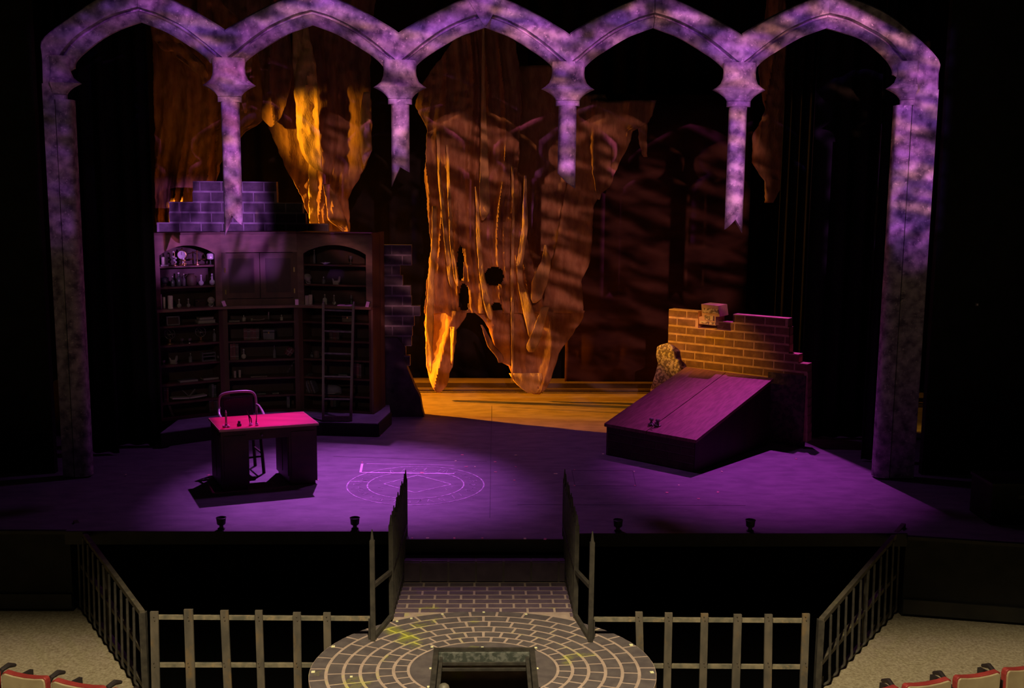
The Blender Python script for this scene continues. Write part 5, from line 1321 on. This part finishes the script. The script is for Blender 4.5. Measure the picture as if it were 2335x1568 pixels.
# opening frame, ladder head and shaft
frm = MB(); t = .045
for (a, b) in (((hx0,hy0),(hx0,hy1)), ((hx1,hy0),(hx1,hy1))):
    s_ = 1 if a[0] == hx0 else -1
    frm.hexa([(a[0],a[1],Zd-.1),(a[0]+s_*t,a[1],Zd-.1),(b[0]+s_*t,b[1],Zd-.1),(b[0],b[1],Zd-.1)][::s_], [(a[0],a[1],Zd+.012),(a[0]+s_*t,a[1],Zd+.012),(b[0]+s_*t,b[1],Zd+.012),(b[0],b[1],Zd+.012)][::s_])
frm.box(((hx0+hx1)/2, hy1-.012, Zd-.05), (hx1-hx0, .024, .13))
frm.build('opening_frame', 'black_iron', tp)
MB().box(((hx0+hx1)/2, hy1-.04, Zd-.065), (hx1-hx0-.09, .03, .10)).build('lintel_board', 'rough_board', tp)
for k, (yy, zz) in enumerate(((-.075,-.10),(-.11,-.135))):
    MB().box(((hx0+hx1)/2, hy1+yy, Zd+zz), (hx1-hx0-.11, .022, .022)).build('lip_bar', 'black_iron', tp)
for s_ in (0, 1):
    xx = hx0+.065 if s_ == 0 else hx1-.065
    MB().box((xx, (hy0+hy1)/2, Zd-.06), (.03, hy1-hy0-.02, .03)).build('slide_rail', 'black_iron', tp)
kp = atZ(1012, 1572, Zd-.02)
nw = MB().lathe([(.03,-.30),(.03,-.04),(.045,-.02),(.05,.01),(.04,.045),(.02,.06),(0,.064)], (kp.x, kp.y, Zd-.03), 16).build('newel_knob', 'weathered_rail', tp, smooth=True)
# glow tape squares
for px, py in ((751,1473),(714,1532),(880,1403),(1103,1391.5),(1204,1395),(1005,1395.5),(985,1475),(1100,1476),(1222,1477),(982,1524),(1225,1524),(977,1566),(1450,1469),(1493,1533),(934,1407.5),(801,1543)):
    p = atZ(px, py, Zd); dd_ = ((p.x-cxT)/RA)**2+((p.y-cyT)/RB)**2
    if dd_ > .97: p = Vector((cxT+(p.x-cxT)*math.sqrt(.95/dd_), cyT+(p.y-cyT)*math.sqrt(.95/dd_), 0))
    sz = .03 if px in (751,714,1493,1450) else .022
    MB().box((p.x, p.y, Zd+.0035), (sz, sz*1.2, .003), .1).build('glow_tape', 'glow_tape', tp)

# ================================================================ GATE RAILINGS
def picket(mb, x, y, zb_, zt, w=.034, spike=.12):
    mb.box((x, y, (zb_+zt)/2), (w, w, zt-zb_))
    mb.add([(x-w*.35,y-w*.35,zt),(x+w*.35,y-w*.35,zt),(x+w*.35,y+w*.35,zt),(x-w*.35,y+w*.35,zt),(x-.004,y-.004,zt+spike),(x+.004,y-.004,zt+spike),(x+.004,y+.004,zt+spike),(x-.004,y+.004,zt+spike)],
           [(3,2,1,0),(0,1,5,4),(1,2,6,5),(2,3,7,6),(3,0,4,7),(4,5,6,7)])
    return mb
for side, (pa, pb_, pc), lab in ((-1, ((851,1460),(893,1408),(926,1262)), 'dark iron spiked railing on the desk side of the brick ramp'), (1, ((1346,1462),(1312,1407),(1287,1262)), 'dark iron spiked railing on the hatch side of the brick ramp')):
    Ap, Bp = atZ(*pa, Zd), atZ(*pb_, Zd); Cx = atZ(pc[0], 1066, .72 )
    Cp = Vector((atZ(pc[0], 1228, 0).x, Yc+.10, 0)); Cp.x = atY(925 if side < 0 else 1287.5, 1100, Cp.y).x
    g = thing('spiked_railing', (Bp.x, (Ap.y+Cp.y)/2, Zd), lab, 'railing', 'gate railings')
    zA = atY(pa[0], 1232 if side < 0 else 1236, Ap.y).z; zB = atY(pb_[0], 1197, Bp.y).z; zC = .60
    picket(MB(), Ap.x, Ap.y, Zd, zA, .042, .10).build('post', 'black_iron', g)
    picket(MB(), Bp.x, Bp.y, Zd, zB, .042, .10).build('post', 'black_iron', g)
    for zz0, zz1 in ((.12, .07), (Zd+.02, Zd+.02)):
        MB().bar((Ap.x, Ap.y, zz0), (Bp.x, Bp.y, zz1), .035).build('rail', 'black_iron', g)
    for zz0, zz1 in ((.07, .12), (Zd+.06, Zd+.12)):
        MB().bar((Bp.x, Bp.y, zz0), (Cp.x, Cp.y, zz1), .035).build('rail', 'black_iron', g)
    npk = 11
    for k in range(1, npk+1):
        t = k/npk; q = Bp.lerp(Cp, t)
        zb_ = Zd if q.y < yt else (Zt if q.y < yc-.02 else 0)
        xx = q.x - side*.0
        picket(MB(), xx, q.y, zb_, zB+(zC-zB)*t+.03*noise.noise(Vector((k*1.7,side,0))), .034, .10 if k % 3 else .04).build('picket', 'black_iron', g)

# ================================================================ PIT FENCES
def slat(mb, x0, x1, x0b, x1b, Y, zt, zb_):
    return mb.hexa([(x0b,Y-.012,zb_),(x1b,Y-.012,zb_),(x1b,Y+.012,zb_),(x0b,Y+.012,zb_)], [(x0,Y-.012,zt),(x1,Y-.012,zt),(x1,Y+.012,zt),(x0,Y+.012,zt)])
YF = -1.83
def front_fence(slats, railpx, label, endpost):
    f = thing('pit_fence', (atY(sum(railpx[0])/2, 1500, YF).x, YF, ZF), label, 'fence', 'slatted fences along the front of the pit')
    for (x0, x1, yt_, sh_) in slats:
        zt = atY(x0, yt_, YF).z; a, b = atY(x0, yt_, YF-.03).x, atY(x1, yt_, YF-.03).x
        al, bl = atY(x0+sh_, 1568, YF-.03).x, atY(x1+sh_, 1568, YF-.03).x
        zl = atY(x0, 1568, YF).z; k = (zt-ZF)/(zt-zl)
        o = slat(MB(), a, b, a+(al-a)*k, b+(bl-b)*k, YF-.035, zt, ZF).build('slat', 'weathered_slat', f)
        for yy in (1409, 1514):
            for dy_ in (-3, 5):
                c = atY((x0+x1)/2+(1 if dy_ > 0 else -1), yy+dy_, YF-.052); MB().lathe([(.006,-.002),(.004,.003),(0,.004)], c, 6, mtx=Matrix.Rotation(R(90),3,'X')).build('bolt', 'tarnished_metal', o)
    for k, y in enumerate((0, 1)):
        xa_, xb_ = railpx[k]; ya, yb_ = railpx[2+k]
        MB().bar(atY(xa_, ya, YF), atY(xb_, yb_, YF), .034, .034).build('rail', 'weathered_rail', f)
    ex, ey = endpost
    e = atY(ex, ey, YF+.0); MB().box((e.x, YF, (e.z+Zd)/2+.002), (.04, .04, e.z-Zd)).build('post', 'black_iron', f)
front_fence([(343,361,1390,4),(420,440,1385,6),(503,521,1387.5,8),(582,598.5,1387.5,6),(668.5,686,1392,2.5),(737.5,754,1392.5,3)],
            [(350,850),(352,742),(1406,1409.5),(1515,1515.5)], 'weathered slat fence on the desk side of the round platform', (845.5, 1408))
front_fence([(1448.5,1465,1391,4.5),(1516,1533,1393,-4),(1598,1614.5,1394.5,-4),(1673,1691,1396.5,-5),(1743.5,1761,1396.5,-2.5),(1829.5,1846,1395,-6.5)],
            [(1350,1835),(1457,1829),(1411,1414),(1517,1519.5)], 'weathered slat fence on the hatch side of the round platform', (1351, 1411))
def side_fence(N_, F_, pts, label, side, barsx):
    """N_, F_: near and far feet; pts: (near top y, far top y, near mid, far mid, near low, far low) read at those ends"""
    f = thing('pit_fence', (N_+F_)/2, label, 'fence', 'barred fences down the sides of the pit')
    nt, ft_, nm, fm, nl, fl_ = pts
    zs = [(atY(proj(N_)[0], a, N_.y).z, atY(proj(F_)[0], b, F_.y).z) for a, b in ((nt, ft_), (nm, fm), (nl, fl_))]
    names = ['top_rail', 'middle_rail', 'bottom_rail']
    for (za_, zb_), nm_ in zip(zs, names):
        MB().bar(Vector((N_.x, N_.y, za_)), Vector((F_.x, F_.y, zb_)), .045).build(nm_, 'side_rail', f)
    nb = 12
    for k in range(nb):
        t = (k+.7)/nb; q = N_.lerp(F_, t); zt = zs[0][0]*(1-t)+zs[0][1]*t
        o_ = Vector((side*.05, 0, 0)); zt -= .01
        pth = [q+o_*.7+Vector((0,0,zt-ZF)), q+o_+Vector((0,0,.12)), q+o_+Vector((0,0,.05)), q+o_*.4+Vector((-side*.02,0,.013)), q-o_*.3+Vector((0,0,.03)), q-o_*.3+Vector((0,0,.10))]
        MB().tube([pth[0]]+smoothpath(pth[1:], 3), .0125, 8).build('bar', 'black_iron', f, smooth=True)
    MB().box((N_.x, N_.y+.02, (zs[0][0]+ZF)/2), (.055, .06, zs[0][0]-ZF)).build('post', 'black_iron', f)
    q = N_.lerp(F_, .50); zt = zs[0][0]*.5+zs[0][1]*.5
    MB().box((q.x, q.y, (zt+ZF)/2), (.05, .06, zt-ZF-.02)).build('post', 'black_iron', f)
    MB().box((F_.x, F_.y, (zs[0][1]+ZF)/2), (.03, .04, zs[0][1]-ZF)).build('post', 'black_iron', f)
    return f
Nl = Vector((NL.x, NL.y, ZF)); Fl = Vector((FLc.x, FLc.y-.02, ZF)); Nr = Vector((NR.x, NR.y, ZF)); Fr = Vector((FRc.x, FRc.y-.02, ZF))
side_fence(Nl, Fl, (1397,1190,1483,1272,1562,1355), 'dark barred iron fence beside the carpet on the desk side of the pit', -1, None)
side_fence(Nr, Fr, (1414,1197,1512,1293,1590,1365), 'dark barred iron fence beside the carpet on the hatch side of the pit', 1, None)

# ================================================================ THEATRE SEATS
def seat(p0, p1, label):
    """p0,p1: top corners of the back (world)"""
    d = (p1-p0); L = d.length; d.normalize(); n = Vector((-d.y, d.x, 0)); 
    if n.y < 0: n = -n      # towards the stage
    c = (p0+p1)/2; zf = ZF
    s = thing('theatre_seat', (c.x, c.y, zf), label, 'seat', 'audience seats along the bottom edge')
    H = p0.z-zf; hw = L/2-.012
    def prof(inset, top):
        pts = []; w = hw-inset
        for t in range(9):     # slightly dished top edge with rounded corners
            x = (-w, -w*.97, -w*.88, -w*.5, 0, w*.5, w*.88, w*.97, w)[t]; pts.append((x, top-inset-.020*(1-(x/w)**2) - (.045,.014,0,0,0,0,0,.014,.045)[t]))
        return pts
    outer = prof(0, H); inner = prof(.009, H)
    zb_ = .34
    def pan(pl, n0, n1, nm, m):
        P = [c+d*x+n*n0+Vector((0,0,z-(c.z-zf))) for x, z in pl] + [c+d*pl[-1][0]*.93+n*n0+Vector((0,0,zb_-(c.z-zf))), c+d*pl[0][0]*.93+n*n0+Vector((0,0,zb_-(c.z-zf)))]
        return MB().prism(P, n*(n1-n0)).build(nm, m, s, bevel=.006)
    pan(outer, 0, .05, 'back_shell', 'seat_red'); pan(inner, -.012, .01, 'back_panel', 'seat_tan')
    P = lambda x, y, z: c+d*x+n*y+Vector((0,0,z-(c.z-zf)))
    MB().hexa([P(-hw+.03,.06,.38), P(hw-.03,.06,.38), P(hw-.03,.42,.40), P(-hw+.03,.42,.40)], [P(-hw+.03,.06,.46), P(hw-.03,.06,.46), P(hw-.03,.42,.48), P(-hw+.03,.42,.48)]).build('cushion', 'seat_red', s, bevel=.02)
    MB().hexa([P(-hw,.05,.0), P(-hw+.03,.05,.0), P(-hw+.03,.30,.0), P(-hw,.30,.0)], [P(-hw,.02,H-.10), P(-hw+.03,.02,H-.10), P(-hw+.03,.30,H-.12), P(-hw,.30,H-.12)]).build('standard', 'seat_black', s)
    arm = MB().tube([P(hw-.03,.04,H-.10), P(hw-.01,.07,H-.03), P(hw,.13,H-.02), P(hw,.20,H-.05)], [.012,.02,.022,.014], 8).build('armrest', 'seat_black', s, smooth=True)
ZS = -.06
for (a, b), l in (
    (((-112,1513),(-6,1528)), 'tan-backed audience seat with red trim just off the carpet corner, desk side'),
    (((0,1529),(108,1545)), 'tan-backed audience seat with red trim, first full one on the desk side'),
    (((113,1547),(238,1568)), 'tan-backed audience seat with red trim, second one on the desk side'),
    (((243,1569),(365,1592)), 'tan-backed audience seat with red trim, barely showing beside the pit fence, desk side'),
    (((1950,1581),(2056,1563)), 'tan-backed audience seat with red trim, barely showing beside the pit fence, hatch side'),
    (((2062,1562),(2174,1545)), 'tan-backed audience seat with red trim, first full one past the fence, hatch side'),
    (((2179,1543),(2286,1528)), 'tan-backed audience seat with red trim, second full one past the fence, hatch side'),
    (((2291,1526),(2400,1510)), 'tan-backed audience seat with red trim, cut by the picture edge, hatch side')):
    seat(atZ(*a, ZS), atZ(*b, ZS), l)

# dark crate standing on the apron at the edge of the picture, and a small wall fitting
p = atZ(2262, 1200, -.02); q = atY(2262, 1096, p.y+.1)
cr_ = thing('road_case', (p.x+.35, p.y+.3, -.02), 'black road case standing on the dark apron at the hatch side edge', 'case')
MB().box((p.x+.35, p.y+.3, (q.z-.02)/2), (.70, .50, q.z)).build('case_body', 'black_paint', cr_, bevel=.01)
MB().box((p.x+.35, p.y+.3, q.z-.01-.02), (.72, .52, .03)).build('case_lid', 'fascia_paint', cr_)
for zz in (.12, .3): MB().box((p.x+.35, p.y+.045, zz), (.12, .015, .04)).build('latch', 'black_iron', cr_)
p = atY(2228, 694, YA+.22)
w_ = thing('wall_fitting', p, 'tiny pale fitting on the black wall beyond the stone pilaster', 'fitting')
MB().box(p, (.03, .02, .04)).build('fitting_body', 'bone_dim', w_); MB().lathe([(.012,0),(.008,.012),(0,.014)], p+Vector((0,-.012,0)), 8, mtx=Matrix.Rotation(R(90),3,'X')).build('fitting_cap', 'paper', w_)
